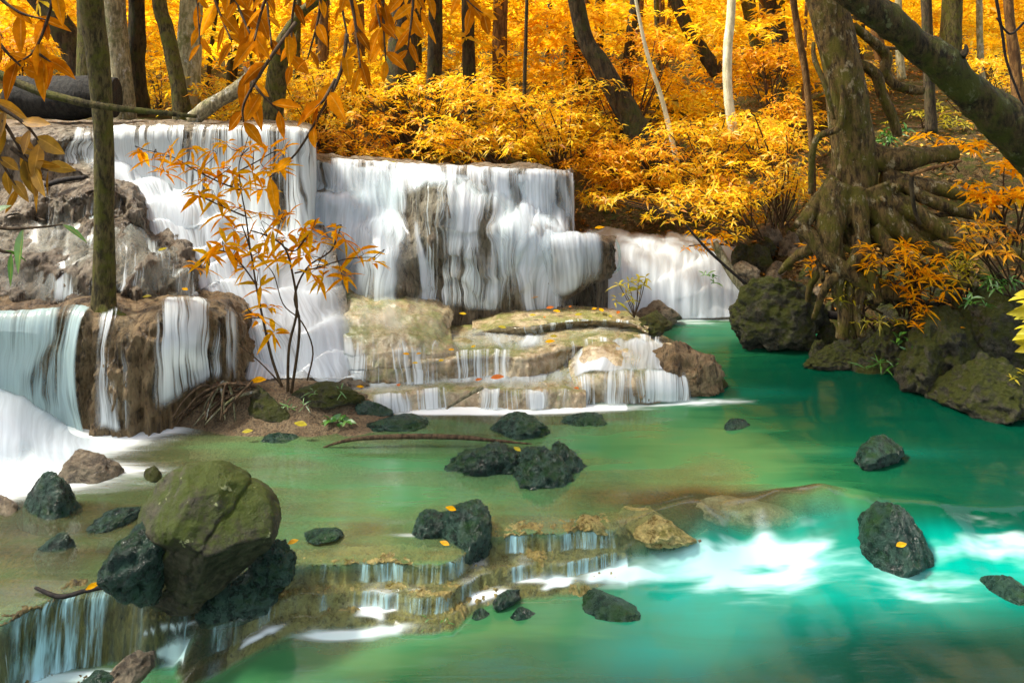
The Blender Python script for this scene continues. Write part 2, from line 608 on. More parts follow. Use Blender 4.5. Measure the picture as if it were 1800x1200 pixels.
def water_mat(name):
    """stream water: depth makes it cloudy green, air makes it milky turquoise, foam makes it white"""
    m, nt, out = new_mat(name)
    g = G(nt)
    vs = g.coord((0.5, 3.2, 1))
    vs2 = g.coord((1.5, 8.0, 1))
    n1 = g.noise(1.6, 4, 0.55, vs, 0.6)
    n2 = g.noise(2.0, 3, 0.55, vs2, 0.4)
    dep = g.attr("depth")
    dd = g.math('ADD', dep, g.math('MULTIPLY', g.math('SUBTRACT', n1, 0.5), 0.45))
    ramp = g.n("ValToRGB", {0: g.mapr(dd, 0.0, 1.3, sm=False)})
    el = ramp.color_ramp.elements
    stops = [(0.04, (0.17, 0.165, 0.075)), (0.16, (0.11, 0.18, 0.07)), (0.28, (0.045, 0.17, 0.06)), (0.46, (0.007, 0.08, 0.03)), (0.62, (0.0008, 0.055, 0.026)), (0.8, (0.0005, 0.04, 0.022)), (1.0, (0.0004, 0.030, 0.018))]
    for k, (p_, c_) in enumerate(stops):
        e = el[k] if k < 2 else el.new(p_)
        e.position = p_
        e.color = (*c_, 1)
    c = ramp.outputs[0]
    mk_ = g.attr("milk")
    mfac = g.math('MULTIPLY', mk_, g.mapr(n1, 0.2, 0.7, 0.65, 1.0), clamp=True)
    c = g.mix(mfac, c, (0.0, 0.29, 0.21))
    op = g.math('MAXIMUM', g.mapr(dd, 0.0, 0.45, 0.22, 0.96), mfac)
    fo = g.attr("foam")
    ff = g.math('SUBTRACT', fo, g.math('MULTIPLY', g.math('SUBTRACT', n2, 0.35), 0.55))
    fa = g.mapr(ff, 0.05, 0.85, 0.0, 0.97)
    fa = g.math('MULTIPLY', fa, g.mapr(fo, 0.04, 0.35))
    c = g.mix(fa, c, g.mix(g.math('MULTIPLY', mk_, 0.8, clamp=True), (0.82, 0.88, 0.88), (0.38, 0.78, 0.72)))
    op = g.math('MAXIMUM', op, fa)
    th = g.attr("thread")
    v1 = g.noise(1.0, 4, 0.65, g.coord((9, 1.5, 1.0)), 0.3)
    v2 = g.noise(1.0, 3, 0.6, g.coord((48, 3.0, 4.0)), 0.4)
    tv = g.math('ADD', g.math('MULTIPLY', v1, 0.6), g.math('MULTIPLY', v2, 0.4))
    ta = g.math('MULTIPLY', g.mapr(tv, 0.38, 0.66), th)
    c = g.mix(ta, c, (0.42, 0.70, 0.74))
    op = g.math('MAXIMUM', g.math('MULTIPLY', op, g.math('SUBTRACT', 1.0, g.math('MULTIPLY', th, 0.7))), g.math('MULTIPLY', ta, 0.9))
    d = g.n("BsdfDiffuse", {0: c})
    tr = g.n("BsdfTransparent", {0: (0.86, 0.95, 0.86, 1)})
    body = g.n("MixShader", {0: op, 1: tr.outputs[0], 2: d.outputs[0]})
    bp = g.n("Bump", {"Strength": 0.05, "Distance": 0.05, "Height": g.math('ADD', n1, g.math('MULTIPLY', n2, 0.5))}).outputs[0]
    gl = g.n("BsdfGlossy", {0: (1, 1, 1, 1), "Roughness": 0.13, "Normal": bp})
    fr = g.n("Fresnel", {"IOR": 1.33, "Normal": bp}).outputs[0]
    fr = g.math('MULTIPLY', fr, g.math('SUBTRACT', 0.08, g.math('MULTIPLY', fa, 0.07)))
    fx = g.n("MixShader", {0: fr, 1: body.outputs[0], 2: gl.outputs[0]})
    nt.links.new(fx.outputs[0], out.inputs[0])
    return m


M = {}
M['tufa'] = rock_mat("tufa_tan", (0.055, 0.032, 0.013), (0.25, 0.155, 0.065), (0.43, 0.30, 0.15), scale=8, bump=1.0, hairy=True, rough=0.42)
M['tufa_grey'] = rock_mat("tufa_grey", (0.045, 0.03, 0.015), (0.21, 0.15, 0.085), (0.40, 0.33, 0.235), scale=8, bump=1.0, hairy=True, rough=0.36)
M['tufa_wet'] = rock_mat("tufa_wet", (0.19, 0.13, 0.06), (0.34, 0.255, 0.14), (0.46, 0.37, 0.225), moss=(0.26, 0.26, 0.085), moss_amt=0.4, scale=5, bump=0.3, hairy=False, rough=0.2, spec=0.7, riser=(0.24, 0.15, 0.06))
M['tufa_gold'] = rock_mat("tufa_gold", (0.16, 0.115, 0.028), (0.52, 0.40, 0.125), (0.66, 0.55, 0.21), moss=(0.24, 0.23, 0.04), moss_amt=0.25, scale=9, bump=0.9, rough=0.35)
M['tufa_debris'] = rock_mat("tufa_debris", (0.03, 0.02, 0.007), (0.20, 0.145, 0.045), (0.46, 0.36, 0.12), scale=9, bump=1.0, hairy=True, rough=0.4)
M['rock_green'] = rock_mat("rock_green", (0.005, 0.018, 0.013), (0.022, 0.070, 0.048), (0.075, 0.16, 0.115), moss=(0.035, 0.115, 0.03), moss_amt=0.45, scale=11, bump=1.0, rough=0.26, spec=0.6)
M['rock_moss'] = rock_mat("rock_moss", (0.009, 0.008, 0.004), (0.034, 0.030, 0.014), (0.085, 0.078, 0.045), moss=(0.060, 0.086, 0.003), moss_amt=0.70, scale=8, bump=0.5, rough=0.6, lichen=(0.36, 0.38, 0.17), spec=0.3)
M['rock_bank'] = rock_mat("rock_bank", (0.02, 0.02, 0.012), (0.075, 0.07, 0.042), (0.15, 0.135, 0.085), moss=(0.10, 0.115, 0.012), moss_amt=0.72, scale=10, bump=1.0, rough=0.6, spec=0.3)
M['rock_tan'] = rock_mat("rock_tan", (0.05, 0.035, 0.02), (0.17, 0.125, 0.07), (0.3, 0.24, 0.15), scale=9, bump=0.7, rough=0.5)
M['soil'] = rock_mat("soil", (0.035, 0.022, 0.01), (0.13, 0.085, 0.035), (0.24, 0.16, 0.07), moss=(0.10, 0.12, 0.02), moss_amt=0.35, scale=16, bump=1.0, rough=0.85, spec=0.1)
M['gravel'] = rock_mat("gravel", (0.07, 0.045, 0.02), (0.28, 0.18, 0.085), (0.45, 0.32, 0.17), scale=30, bump=1.0, rough=0.7)
M['flow'] = flow_mat("falling_water")
M['flow_thread'] = flow_mat("threads_of_falling_water", colr=(0.76, 0.83, 0.83), fu=19.0, fv=0.5, soft=0.15, amax=0.93, w=(0.5, 0.3, 0.2))
M['flow_soft'] = flow_mat("rushing_water", colr=(0.70, 0.78, 0.83), fu=7.0, fv=0.7, soft=0.42, amax=0.98)
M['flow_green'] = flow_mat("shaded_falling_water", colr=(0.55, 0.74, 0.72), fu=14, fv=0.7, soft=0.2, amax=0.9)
M['film'] = flow_mat("water_film", colr=(0.72, 0.73, 0.64), fu=5, fv=2.2, soft=0.5, amax=0.42)
M['flow_teal'] = flow_mat("teal_falling_water", colr=(0.25, 0.62, 0.66), fu=12, fv=0.7, soft=0.24, amax=0.88)
M['water'] = water_mat("stream_water")
M['bark_moss'] = bark_mat("bark_mossy", (0.035, 0.028, 0.01), (0.16, 0.13, 0.045), moss=(0.15, 0.16, 0.016), moss_amt=0.5, scale=18, bump=1.0)
M['bark_dark'] = bark_mat("bark_dark", (0.018, 0.014, 0.007), (0.07, 0.052, 0.024), moss=(0.06, 0.075, 0.012), moss_amt=0.4, scale=12)
M['bark_lean'] = bark_mat("bark_leaning", (0.018, 0.013, 0.005), (0.10, 0.07, 0.025), moss=(0.10, 0.115, 0.010), moss_amt=0.55, lichen=(0.16, 0.17, 0.07), scale=15, bump=1.0)
M['bark_pale'] = bark_mat("bark_pale", (0.22, 0.2, 0.10), (0.5, 0.46, 0.26), moss=(0.16, 0.18, 0.03), moss_amt=0.4, lichen=(0.5, 0.5, 0.4), scale=14)
M['bark_grey'] = bark_mat("bark_grey", (0.13, 0.115, 0.065), (0.38, 0.34, 0.2), moss=(0.12, 0.14, 0.03), moss_amt=0.35, lichen=(0.48, 0.48, 0.42), scale=14)
M['bark_birch'] = bark_mat("bark_birch", (0.5, 0.48, 0.3), (0.72, 0.70, 0.5), moss=(0.4, 0.4, 0.16), moss_amt=0.3, scale=10, bump=0.3)
M['bark_big'] = bark_mat("bark_big_tree", (0.035, 0.022, 0.008), (0.19, 0.125, 0.042), moss=(0.14, 0.13, 0.010), moss_amt=0.52, lichen=(0.32, 0.27, 0.15), scale=13, bump=1.0)
M['bark_red'] = bark_mat("bark_red", (0.09, 0.045, 0.015), (0.24, 0.13, 0.04), scale=12)
M['char'] = bark_mat("charred_wood", (0.006, 0.006, 0.005), (0.03, 0.028, 0.022), moss=(0.05, 0.06, 0.015), moss_amt=0.15, scale=14, bump=1.0)
M['wood'] = bark_mat("dead_wood", (0.05, 0.03, 0.015), (0.17, 0.11, 0.06), scale=20)
M['twig'] = bark_mat("twig", (0.03, 0.018, 0.008), (0.09, 0.055, 0.025), scale=30, bump=0.3)
M['twig_dark'] = bark_mat("twig_dark", (0.008, 0.007, 0.006), (0.03, 0.024, 0.02), scale=30, bump=0.3)
M['gold'] = leaf_mat("leaf_gold", [(0.62, 0.22, 0.006), (0.88, 0.46, 0.008), (0.92, 0.58, 0.012), (0.93, 0.66, 0.025), (0.6, 0.46, 0.03)], 0.58)
M['amber'] = leaf_mat("leaf_amber", [(0.6, 0.22, 0.006), (0.82, 0.36, 0.007), (0.88, 0.46, 0.01), (0.9, 0.56, 0.015)], 0.5)
M['orange'] = leaf_mat("leaf_orange", [(0.78, 0.27, 0.004), (0.88, 0.37, 0.006), (0.92, 0.47, 0.01), (0.62, 0.36, 0.01)], 0.55, 0.0)
M['hang'] = leaf_mat("leaf_hanging", [(0.26, 0.075, 0.003), (0.55, 0.17, 0.004), (0.75, 0.29, 0.006), (0.4, 0.12, 0.004), (0.66, 0.22, 0.005)], 0.58, 0.0)
M['olive'] = leaf_mat("leaf_olive", [(0.30, 0.13, 0.006), (0.34, 0.19, 0.01), (0.46, 0.22, 0.01), (0.2, 0.13, 0.01)], 0.45, 0.02)
M['lemon'] = leaf_mat("leaf_lemon", [(0.34, 0.30, 0.012), (0.5, 0.4, 0.015), (0.4, 0.38, 0.03)], 0.5)
M['green'] = leaf_mat("leaf_green", [(0.03, 0.16, 0.012), (0.07, 0.26, 0.015), (0.12, 0.3, 0.02)], 0.35, 0.08)
M['red'] = leaf_mat("leaf_red", [(0.4, 0.07, 0.01), (0.55, 0.16, 0.015)], 0.3)
M['litter'] = leaf_mat("leaf_litter", [(0.16, 0.07, 0.02), (0.3, 0.14, 0.03), (0.45, 0.2, 0.02), (0.22, 0.12, 0.04), (0.55, 0.33, 0.05)], 0.15)
M['far'] = leaf_mat("leaf_far", [(0.7, 0.3, 0.006), (0.9, 0.54, 0.008), (0.93, 0.62, 0.014), (0.95, 0.70, 0.03), (0.55, 0.46, 0.03)], 0.62, 0.01, drift=(0.86, 0.43, 0.006))

# ------------------------------------------------------------------ ground
def rbf(pts, vals, lin=True):
    pts = np.asarray(pts, float)
    vals = np.asarray(vals, float)
    d = np.linalg.norm(pts[:, None] - pts[None], axis=-1)
    n = len(pts)
    Am = np.zeros((n + 3, n + 3))
    Am[:n, :n] = d
    Am[:n, n] = 1
    Am[:n, n + 1:] = pts
    Am[n, :n] = 1
    Am[n + 1:, :n] = pts.T
    w = np.linalg.lstsq(Am, np.concatenate([vals, [0, 0, 0]]), rcond=None)[0]

    def f(q):
        q = np.asarray(q, float)
        dd = np.linalg.norm(q[:, None] - pts[None], axis=-1)
        return dd @ w[:n] + w[n] + q @ w[n + 1:]
    return f


lip_px = [(-300, 1130), (0, 1100), (100, 1052), (200, 1037), (280, 1045), (540, 992), (700, 985), (800, 985), (850, 948), (1000, 932), (1080, 925), (1160, 908),
          (1300, 890), (1420, 884), (1560, 888), (1650, 895), (1800, 893), (2100, 893)]
base_px = [(-300, 1260), (0, 1230), (100, 1195), (200, 1170), (280, 1140), (500, 1110), (600, 1115), (800, 1100), (1000, 1072), (1100, 1050), (1180, 1030),
           (1300, 1018), (1450, 1012), (1580, 1012), (1680, 1012), (1800, 1012), (2100, 1012)]
LOW = -0.22
lipW = A([PZ(x, y, 0) for x, y in lip_px])
baseW = A([PZ(x, y, LOW) for x, y in base_px])


def low_z(X):
    return LOW - 0.16 * (1 - smooth(-1.75, -1.25, X))


def water_z(X, Y):
    """stream level: main pool at 0, stepped weir on the left, smooth ramp on the right, lower pool"""
    X, Y = np.asarray(X, float), np.asarray(Y, float)
    px = 900 + X / Y * F
    D = np.interp(X, lipW[:, 0], lipW[:, 1]) - Y
    z0 = 0 * X
    w1 = 0.055 * fbm(np.stack([X * 2.6, Y * 1.2, z0], 1), 2) + 0.03 * fbm(np.stack([X * 8, Y * 3, z0 + 4], 1), 2)
    w2 = 0.07 * fbm(np.stack([X * 2.1, Y * 1.2, z0 + 9], 1), 2) + 0.03 * fbm(np.stack([X * 7, Y * 3, z0 + 2], 1), 2)
    mid = 0.44 * smooth(0, 0.05, D + w1) + 0.36 * smooth(0.15, 0.20, D + w2) + 0.20 * smooth(0.22, 0.34, D + w2)
    lef = 0.10 * smooth(-0.04, 0.02, D + w1 * .6) + 0.90 * smooth(0.0, 0.075, D + w1 * .6)
    rgt = smooth(-0.05, 0.42, D + w1 * 0.4)
    a = smooth(300, 360, px)
    b = smooth(1080, 1190, px)
    t = (lef * (1 - a) + mid * a) * (1 - b) + rgt * b
    return low_z(X) * t, t


# (px, py, Y): points of dry ground and stream bed
gp = []
for q in [(1440, 585, 9.25), (1560, 600, 8.8), (1660, 640, 8.2), (1740, 680, 7.7), (1850, 720, 7.2), (2100, 800, 6.6),
          (1700, 560, 8.6), (1850, 600, 8.0), (1850, 480, 9.0), (1700, 430, 10.0), (1520, 500, 9.7), (1500, 430, 10.4), (1400, 480, 10.2), (1350, 430, 11.0),
          (1560, 330, 11.3), (1750, 330, 11.0), (1950, 350, 10), (1450, 330, 11.8), (1500, 245, 12.5), (1720, 222, 13.0), (1900, 230, 13), (1600, 135, 17), (1850, 140, 17),
          (1330, 320, 12.6), (1230, 350, 12.6), (1160, 400, 11.8), (1080, 405, 12.0), (1080, 352, 15.0), (1160, 330, 15), (1250, 230, 16), (1100, 260, 16),
          (1010, 300, 13.0), (1000, 395, 11.2), (960, 300, 11.0), (800, 290, 11.0), (600, 278, 11.2), (800, 262, 13), (600, 255, 13), (300, 214, 11.0), (100, 214, 11.0), (-200, 212, 11.0), (300, 212, 13), (-100, 212, 13),
          (-300, 400, 8.8), (-300, 520, 7.6), (-400, 700, 6.8)]:
    p = P(*q)
    gp.append((p[0], p[1], p[2]))
for px in (-500, 0, 450, 900, 1350, 1800, 2300):
    for Y, z in ((24, 3.6), (40, 5.5), (80, 12)):
        if px > 1400: z -= 0.2
        gp.append((P(px, 0, Y)[0], Y, z))
for q in [(0, 700), (300, 700), (600, 640), (900, 640), (1200, 600), (1250, 575), (1300, 610), (1200, 700), (1400, 680), (1500, 720), (1600, 800), (1750, 800), (900, 760), (600, 780),
          (300, 800), (0, 820), (1200, 850), (900, 900), (600, 950), (300, 950), (0, 1000), (1800, 880), (1400, 870), (1980, 900)]:
    p = PZ(q[0], q[1], 0)
    d = -0.16 if q[0] < 500 else -0.3
    if q[0] > 1150: d = -0.55
    gp.append((p[0], p[1], d))
for q in [(0, 1230), (300, 1190), (700, 1190), (1000, 1150), (1300, 1100), (1600, 1100), (1900, 1100), (0, 1500), (900, 1500), (1800, 1500)]:
    p = PZ(q[0], q[1], LOW)
    gp.append((p[0], p[1], -0.85))
for px in (-100, 200, 500):
    for Y in (7.6, 8.3, 9.2):
        gp.append((P(px, 0, Y)[0], Y, -0.2))
for px in (600, 800, 950):
    for Y in (8.2, 9.0, 9.8):
        gp.append((P(px, 0, Y)[0], Y, -0.2))
for x in (-12, -6, 0, 6, 12):
    gp.append((x, 1.0, -0.9))
gp = A(gp)
ground_f = rbf(gp[:, :2], gp[:, 2])


def ground_z(X, Y):
    return ground_f(np.stack([np.ravel(X), np.ravel(Y)], 1))


ys = np.concatenate([np.linspace(1.0, 13, 200), np.linspace(13.2, 90, 90)])
ss = np.linspace(-1.15, 1.15, 260)
YY = np.repeat(ys, len(ss))
XX = np.tile(ss, len(ys)) * (YY * 0.9 + 3.0)
ZZ = np.concatenate([ground_z(XX[i:i + 20000], YY[i:i + 20000]) for i in range(0, len(XX), 20000)])
q = np.stack([XX, YY, ZZ], 1)
bump_h = fbm(q * 1.1, 4) * 0.10 + fbm(q * 6, 3) * 0.025
ZZ = ZZ + bump_h * np.where(ZZ < 0, 0.45, 1.0)
tag(mk("ground", np.stack([XX, YY, ZZ], 1), grid_faces(len(ys), len(ss)), M['soil'], base=A([0, 0, 0])), kind="structure")

# ------------------------------------------------------------------ stream water
dp = [(50, 900, .10), (100, 1000, .07), (-200, 900, .1), (-200, 1050, .1), (200, 780, .12), (330, 780, .14), (500, 800, .28), (700, 785, .26), (700, 880, .32), (600, 950, .16), (800, 960, .15), (900, 900, .28), (450, 860, .25), (300, 900, .13),
      (1000, 732, .14), (850, 730, .14), (1120, 745, .26), (1200, 640, .6), (1400, 640, .8), (1350, 600, .5), (1250, 575, .35), (1400, 720, .85), (1600, 740, .9), (1750, 850, 1.0), (1500, 810, .6), (1300, 830, .3), (1350, 770, .5), (1100, 860, .2), (1150, 800, .45), (1650, 850, .8), (1850, 800, .9),
      (1020, 780, .38), (1250, 880, .2)]
dl = [(500, 1190, .45), (350, 1140, .35), (800, 1170, .6), (900, 1150, .65), (1300, 1100, .85), (1700, 1100, 1.1), (1000, 1090, .35), (600, 1140, .3), (300, 1120, .3), (1600, 1180, 1.35), (1250, 1190, 1.0), (1050, 1180, .75), (1780, 1180, 1.4), (1150, 1060, .5), (100, 1200, .35), (1500, 1020, .9), (1800, 1010, .9), (1800, 1190, 1.2)]
dq = [tuple(PZ(a, b, 0)[:2]) + (d,) for a, b, d in dp] + [tuple(PZ(a, b, LOW)[:2]) + (d,) for a, b, d in dl]
dq = A(dq)
depth_f = rbf(dq[:, :2], dq[:, 2])
def hit(px, py):
    Ys = np.linspace(3.2, 14, 6000)
    X = (px - 900) / F * Ys
    z = H - (py - HOR) / F * Ys
    wz = water_z(X, Ys)[0]
    k = np.argmax(z <= wz)
    return A([X[k], Ys[k], wz[k]])


# foam patches: px, py, radius in px across, radius in px down, amount, level
foam = [(40, 800, 150, 60, 1.3, 0), (130, 765, 150, 28, 1.0, 0), (-20, 850, 110, 35, 1.0, 0), (240, 752, 110, 12, .8, 0), (220, 825, 120, 12, .55, 0), (380, 860, 90, 10, .25, 0), (180, 850, 120, 18, .4, 0),
        (760, 722, 110, 8, 1.1, 0), (900, 722, 130, 8, 1.1, 0), (1050, 716, 120, 7, 1.0, 0), (1180, 706, 90, 8, 1.0, 0), (1270, 704, 70, 6, .5, 0), (650, 722, 60, 7, .7, 0),
        (1200, 545, 140, 16, 1.4, 0), (1120, 560, 120, 14, 1.2, 0), (1270, 556, 70, 10, 1.0, 0), (1090, 585, 80, 8, .5, 0),
        (1080, 868, 60, 8, .22, 0), (1060, 845, 60, 3, .3, 0), (1010, 915, 60, 7, .3, 0), (720, 940, 50, 4, .45, 0),
        (1110, 945, 40, 14, .8, LOW), (1170, 958, 60, 16, .7, LOW), (1250, 972, 80, 13, .65, LOW), (1350, 980, 110, 7, .6, LOW), (1460, 986, 80, 5, .6, LOW), (1280, 1010, 70, 22, .55, LOW), (1300, 1040, 60, 25, .3, LOW),
        (1260, 985, 200, 36, .55, LOW), (1310, 1030, 130, 40, .45, LOW), (1710, 965, 160, 34, .5, LOW), (1620, 1035, 220, 26, .42, LOW), (1400, 1000, 160, 18, .4, LOW), (1120, 985, 90, 24, .4, LOW), (1470, 960, 120, 20, .25, 0),
        (1330, 895, 40, 8, .6, 0), (1295, 915, 26, 12, .5, 0), (1405, 888, 25, 5, .45, 0), (1340, 938, 16, 22, .5, 0), (1210, 905, 22, 8, .4, 0), (1720, 930, 60, 11, .7, 0), (1780, 942, 60, 13, .6, 0), (1700, 965, 60, 16, .45, LOW), (1740, 1000, 80, 16, .25, LOW),
        (1620, 1055, 90, 9, .4, LOW), (1560, 1075, 80, 9, .22, LOW), (1505, 880, 50, 4, .35, 0),
        (590, 1118, 70, 10, 1.1, LOW), (680, 1108, 90, 8, .7, LOW), (320, 1133, 45, 10, 1.0, LOW), (60, 1185, 100, 14, .9, LOW), (180, 1185, 70, 12, .8, LOW), (960, 1015, 70, 7, .9, -.15), (1080, 1010, 60, 9, .6, -.2),
        (700, 1050, 70, 8, .8, -.15), (640, 1040, 70, 10, .6, -.15), (820, 1030, 60, 8, .6, -.15), (1360, 905, 45, 8, .8, -.05), (1460, 900, 40, 8, .6, -.05), (1100, 960, 60, 20, .6, -.1)]
milk = [(1270, 1000, 230, 70, 1.3, LOW), (1500, 1020, 260, 30, .6, LOW), (1760, 1010, 160, 40, .6, LOW), (1230, 1085, 130, 60, .8, LOW), (1130, 1150, 160, 40, .35, LOW), (1600, 1060, 260, 40, .75, LOW), (1750, 980, 160, 40, 1.0, LOW), (330, 1135, 60, 14, .8, LOW), (600, 1120, 120, 18, .6, LOW),
        (1350, 900, 130, 20, .5, -.05), (1600, 920, 130, 30, .5, -.15), (1450, 930, 120, 30, .5, -.15), (1210, 575, 150, 25, .45, 0), (1180, 705, 120, 12, .3, 0), (1300, 690, 120, 10, .25, 0), (1560, 795, 110, 10, .25, 0), (900, 830, 160, 16, .18, 0), (60, 1190, 130, 25, .8, LOW),]


def blobs(X, Y, lst, gate=None):
    r = np.zeros_like(X)
    for px, py, rx, ry, a, z in lst:
        c = hit(px, py)
        sx = rx / F * c[1]
        sy = max(ry * c[1] ** 2 / (F * (H - c[2])), 0.03)
        b_ = a * np.exp(-(((X - c[0]) / sx) ** 2 + ((Y - c[1]) / sy) ** 2))
        r = r + (b_ * gate if gate is not None and z < 0 else b_)
    return r


ys = np.concatenate([np.linspace(2.6, 4.25, 60), np.linspace(4.26, 5.75, 260), np.linspace(5.77, 11.2, 230)])
ss = np.linspace(-1, 1, 620)
YY = np.repeat(ys, len(ss))
XX = np.tile(ss, len(ys)) * (YY * 0.70 + 0.6)
ZZ, T_ = water_z(XX, YY)
px_ = 900 + XX / YY * F
rap = smooth(1060, 1180, px_)                       # rapids on the right half
act = np.exp(-((T_ - 0.55) / 0.4) ** 2) * rap
q3 = np.stack([XX * 2.6, YY * 2.0, 0 * XX], 1)
ZZ = ZZ + act * 0.035 * fbm(q3, 2)
# water swelling over the drowned rocks of the rapids
swell = [(1470, 935, 120, 45, 0.15, 0), (1240, 940, 40, 35, 0.11, 0), (1440, 895, 30, 16, 0.04, 0), (1330, 915, 45, 25, .04, 0), (1650, 935, 50, 35, .07, 0), (1150, 930, 45, 20, .05, 0), (1370, 890, 30, 12, .04, 0),
         (1190, 905, 40, 14, .04, 0), (30, 790, 90, 50, 0.12, 0)]
ZZ = ZZ + blobs(XX, YY, swell)
ZZ = ZZ + 0.004 * fbm(np.stack([XX * 0.9, YY * 2.5, 0 * XX + 3], 1), 2) * (1 + act)
zg = ZZ.reshape(len(ys), len(ss))
steep = np.abs(np.gradient(zg, ys, axis=0)).ravel()
thr = smooth(0.35, 1.3, steep) * (1 - rap)
lf_ = 1 - smooth(290, 340, px_)
thr = np.clip(thr * (1 + 0.5 * lf_), 0, 1.3) * (0.15 + 0.85 * smooth(-0.36, 0.10, fbm(np.stack([XX * 3.1, YY * 0.6, 0 * XX + 6], 1), 3)))
dep = np.concatenate([depth_f(np.stack([XX, YY], 1)[i:i + 30000]) for i in range(0, len(XX), 30000)])
dep = dep - blobs(XX, YY, [(1450, 945, 110, 36, .45, 0), (1240, 940, 40, 35, 0.3, 0), (1330, 915, 45, 25, .25, 0), (1150, 935, 60, 20, .25, 0), (1200, 880, 130, 22, .18, 0), (1400, 882, 120, 10, .3, 0)])
shelf = (1 - rap) * smooth(0.0, 0.35, T_) * smooth(1.0, 0.9, T_)
dep = np.clip(dep * (1 - 0.9 * shelf), 0.03, 1.5)
fo = blobs(XX, YY, foam, smooth(0.35, 0.95, T_))
kf = np.exp(-((T_ - 0.475) / 0.05) ** 2) + np.exp(-((T_ - 0.83) / 0.05) ** 2)
fo = fo + (1 - rap) * 0.75 * kf * smooth(-0.25, 0.35, fbm(np.stack([XX * 3, YY * 3, 0 * XX + 1], 1), 2))
fo = fo + act * 0.10 * smooth(0.0, 0.5, fbm(np.stack([XX * 4 + YY * 2, YY * 1.3, 0 * XX + 8], 1), 3))
mi = np.clip(blobs(XX, YY, milk, smooth(0.1, 0.8, T_)) * 0.75, 0, 1)
sk_ = fbm(np.stack([XX * 1.6 + YY * 1.1 + 0.3 * fbm(np.stack([XX * 2, YY * 2, 0 * XX], 1), 2), YY * 6.5 - XX * 0.8, 0 * XX + 2], 1), 4)
fo = np.where(rap > 0.3, fo * (0.62 + 0.75 * sk_) * (1 - 0.12 * rap), fo)
tag(mk("water", np.stack([XX, YY, ZZ], 1), grid_faces(len(ys), len(ss)), M['water'], base=A([0, 0, 0]),
       attrs={"depth": dep, "foam": np.clip(fo, 0, 1.4), "milk": mi, "thread": thr}), kind="structure")

# ------------------------------------------------------------------ travertine ledges and the water on them
# upper left ledge
xs = [-90, 40, 140, 220, 330, 430, 505, 540, 552]
LA = Loft([
    [(x, 212, 10.6) for x in xs[:-2]] + [(525, 214, 10.6), (535, 216, 10.9)],
    [(x, y, Y) for x, y, Y in zip(xs, [226, 222, 221, 219, 219, 220, 221, 224, 226], [9.2, 9.2, 9.3, 9.4, 9.4, 9.3, 9.2, 9.3, 10.2])],
    [(x, y, Y) for x, y, Y in zip(xs, [236, 234, 232, 228, 226, 227, 229, 236, 238], [8.8, 8.8, 8.9, 8.95, 8.95, 8.85, 8.75, 8.85, 9.9])],
    [(x, y, Y) for x, y, Y in zip(xs, [248, 246, 244, 238, 236, 236, 238, 246, 248], [8.68, 8.68, 8.78, 8.82, 8.83, 8.74, 8.64, 8.75, 9.8])],
    [(x, y, Y) for x, y, Y in zip(xs, [280, 280, 262, 275, 285, 300, 305, 306, 305], [8.72, 8.72, 8.8, 8.84, 8.85, 8.75, 8.66, 8.76, 9.8])],
    [(x, y, Y) for x, y, Y in zip(xs, [315, 312, 285, 320, 345, 380, 390, 392, 390], [8.7, 8.7, 8.8, 8.8, 8.8, 8.7, 8.6, 8.7, 9.8])],
    [(x, y, Y) for x, y, Y in zip(xs, [340, 340, 305, 345, 375, 425, 440, 440, 440], [8.6, 8.6, 8.75, 8.75, 8.7, 8.6, 8.5, 8.6, 9.7])],
])
LA.solid("travertine_ledge", M['tufa_grey'], "highest travertine ledge at upper left, flat topped below the charred log", nu=260, nv=110, seed=1, amp=0.035, flute=0.045)
LA.flow("waterfall", M['flow_thread'], "thin curtain of water pouring off the highest ledge at upper left", u=(0.2, 0.95), v=(0.26, 0.95), off=(0.03, 0.07),
        cluster=0.4, dens=lambda s, t: 0.46 + 0.25 * t + 0.25 * smooth(0.7, 1, s), nu=240, nv=60, seed=1, top=0.06, bot=0.1)
# the white slope below it
LB = Loft([
    [(110, 262, 8.95), (190, 268, 8.92), (250, 300, 8.9), (330, 338, 8.85), (420, 385, 8.7), (500, 395, 8.62), (570, 395, 8.7)],
    [(120, 285, 8.7), (205, 300, 8.7), (270, 335, 8.6), (350, 362, 8.5), (430, 420, 8.45), (510, 440, 8.42), (590, 440, 8.55)],
    [(180, 320, 8.45), (245, 345, 8.4), (300, 362, 8.3), (375, 400, 8.2), (445, 460, 8.15), (525, 490, 8.17), (605, 500, 8.35)],
    [(230, 360, 8.3), (262, 378, 8.25), (310, 398, 8.2), (390, 455, 8.02), (465, 520, 7.9), (545, 545, 7.88), (612, 540, 8.08)],
    [(255, 410, 8.15), (290, 430, 8.05), (350, 470, 7.95), (430, 540, 7.72), (495, 575, 7.64), (562, 582, 7.62), (620, 575, 7.82)],
    [(330, 500, 7.75), (370, 520, 7.7), (420, 560, 7.62), (470, 605, 7.54), (525, 632, 7.48), (582, 640, 7.46), (632, 634, 7.56)],
    [(420, 600, 7.5), (435, 620, 7.48), (460, 645, 7.45), (495, 660, 7.42), (535, 667, 7.38), (592, 669, 7.37), (642, 668, 7.42)],
    [(425, 672, 7.3), (440, 673, 7.3), (465, 674, 7.3), (500, 674, 7.28), (540, 674, 7.26), (600, 674, 7.26), (650, 674, 7.3)],
], steps=(0.25, 0.95, 2.0))
LB.solid("travertine_slope", M['tufa_grey'], "stepped travertine slope under the white diagonal cascade", nu=170, nv=150, seed=2, amp=0.04, flute=0.02)
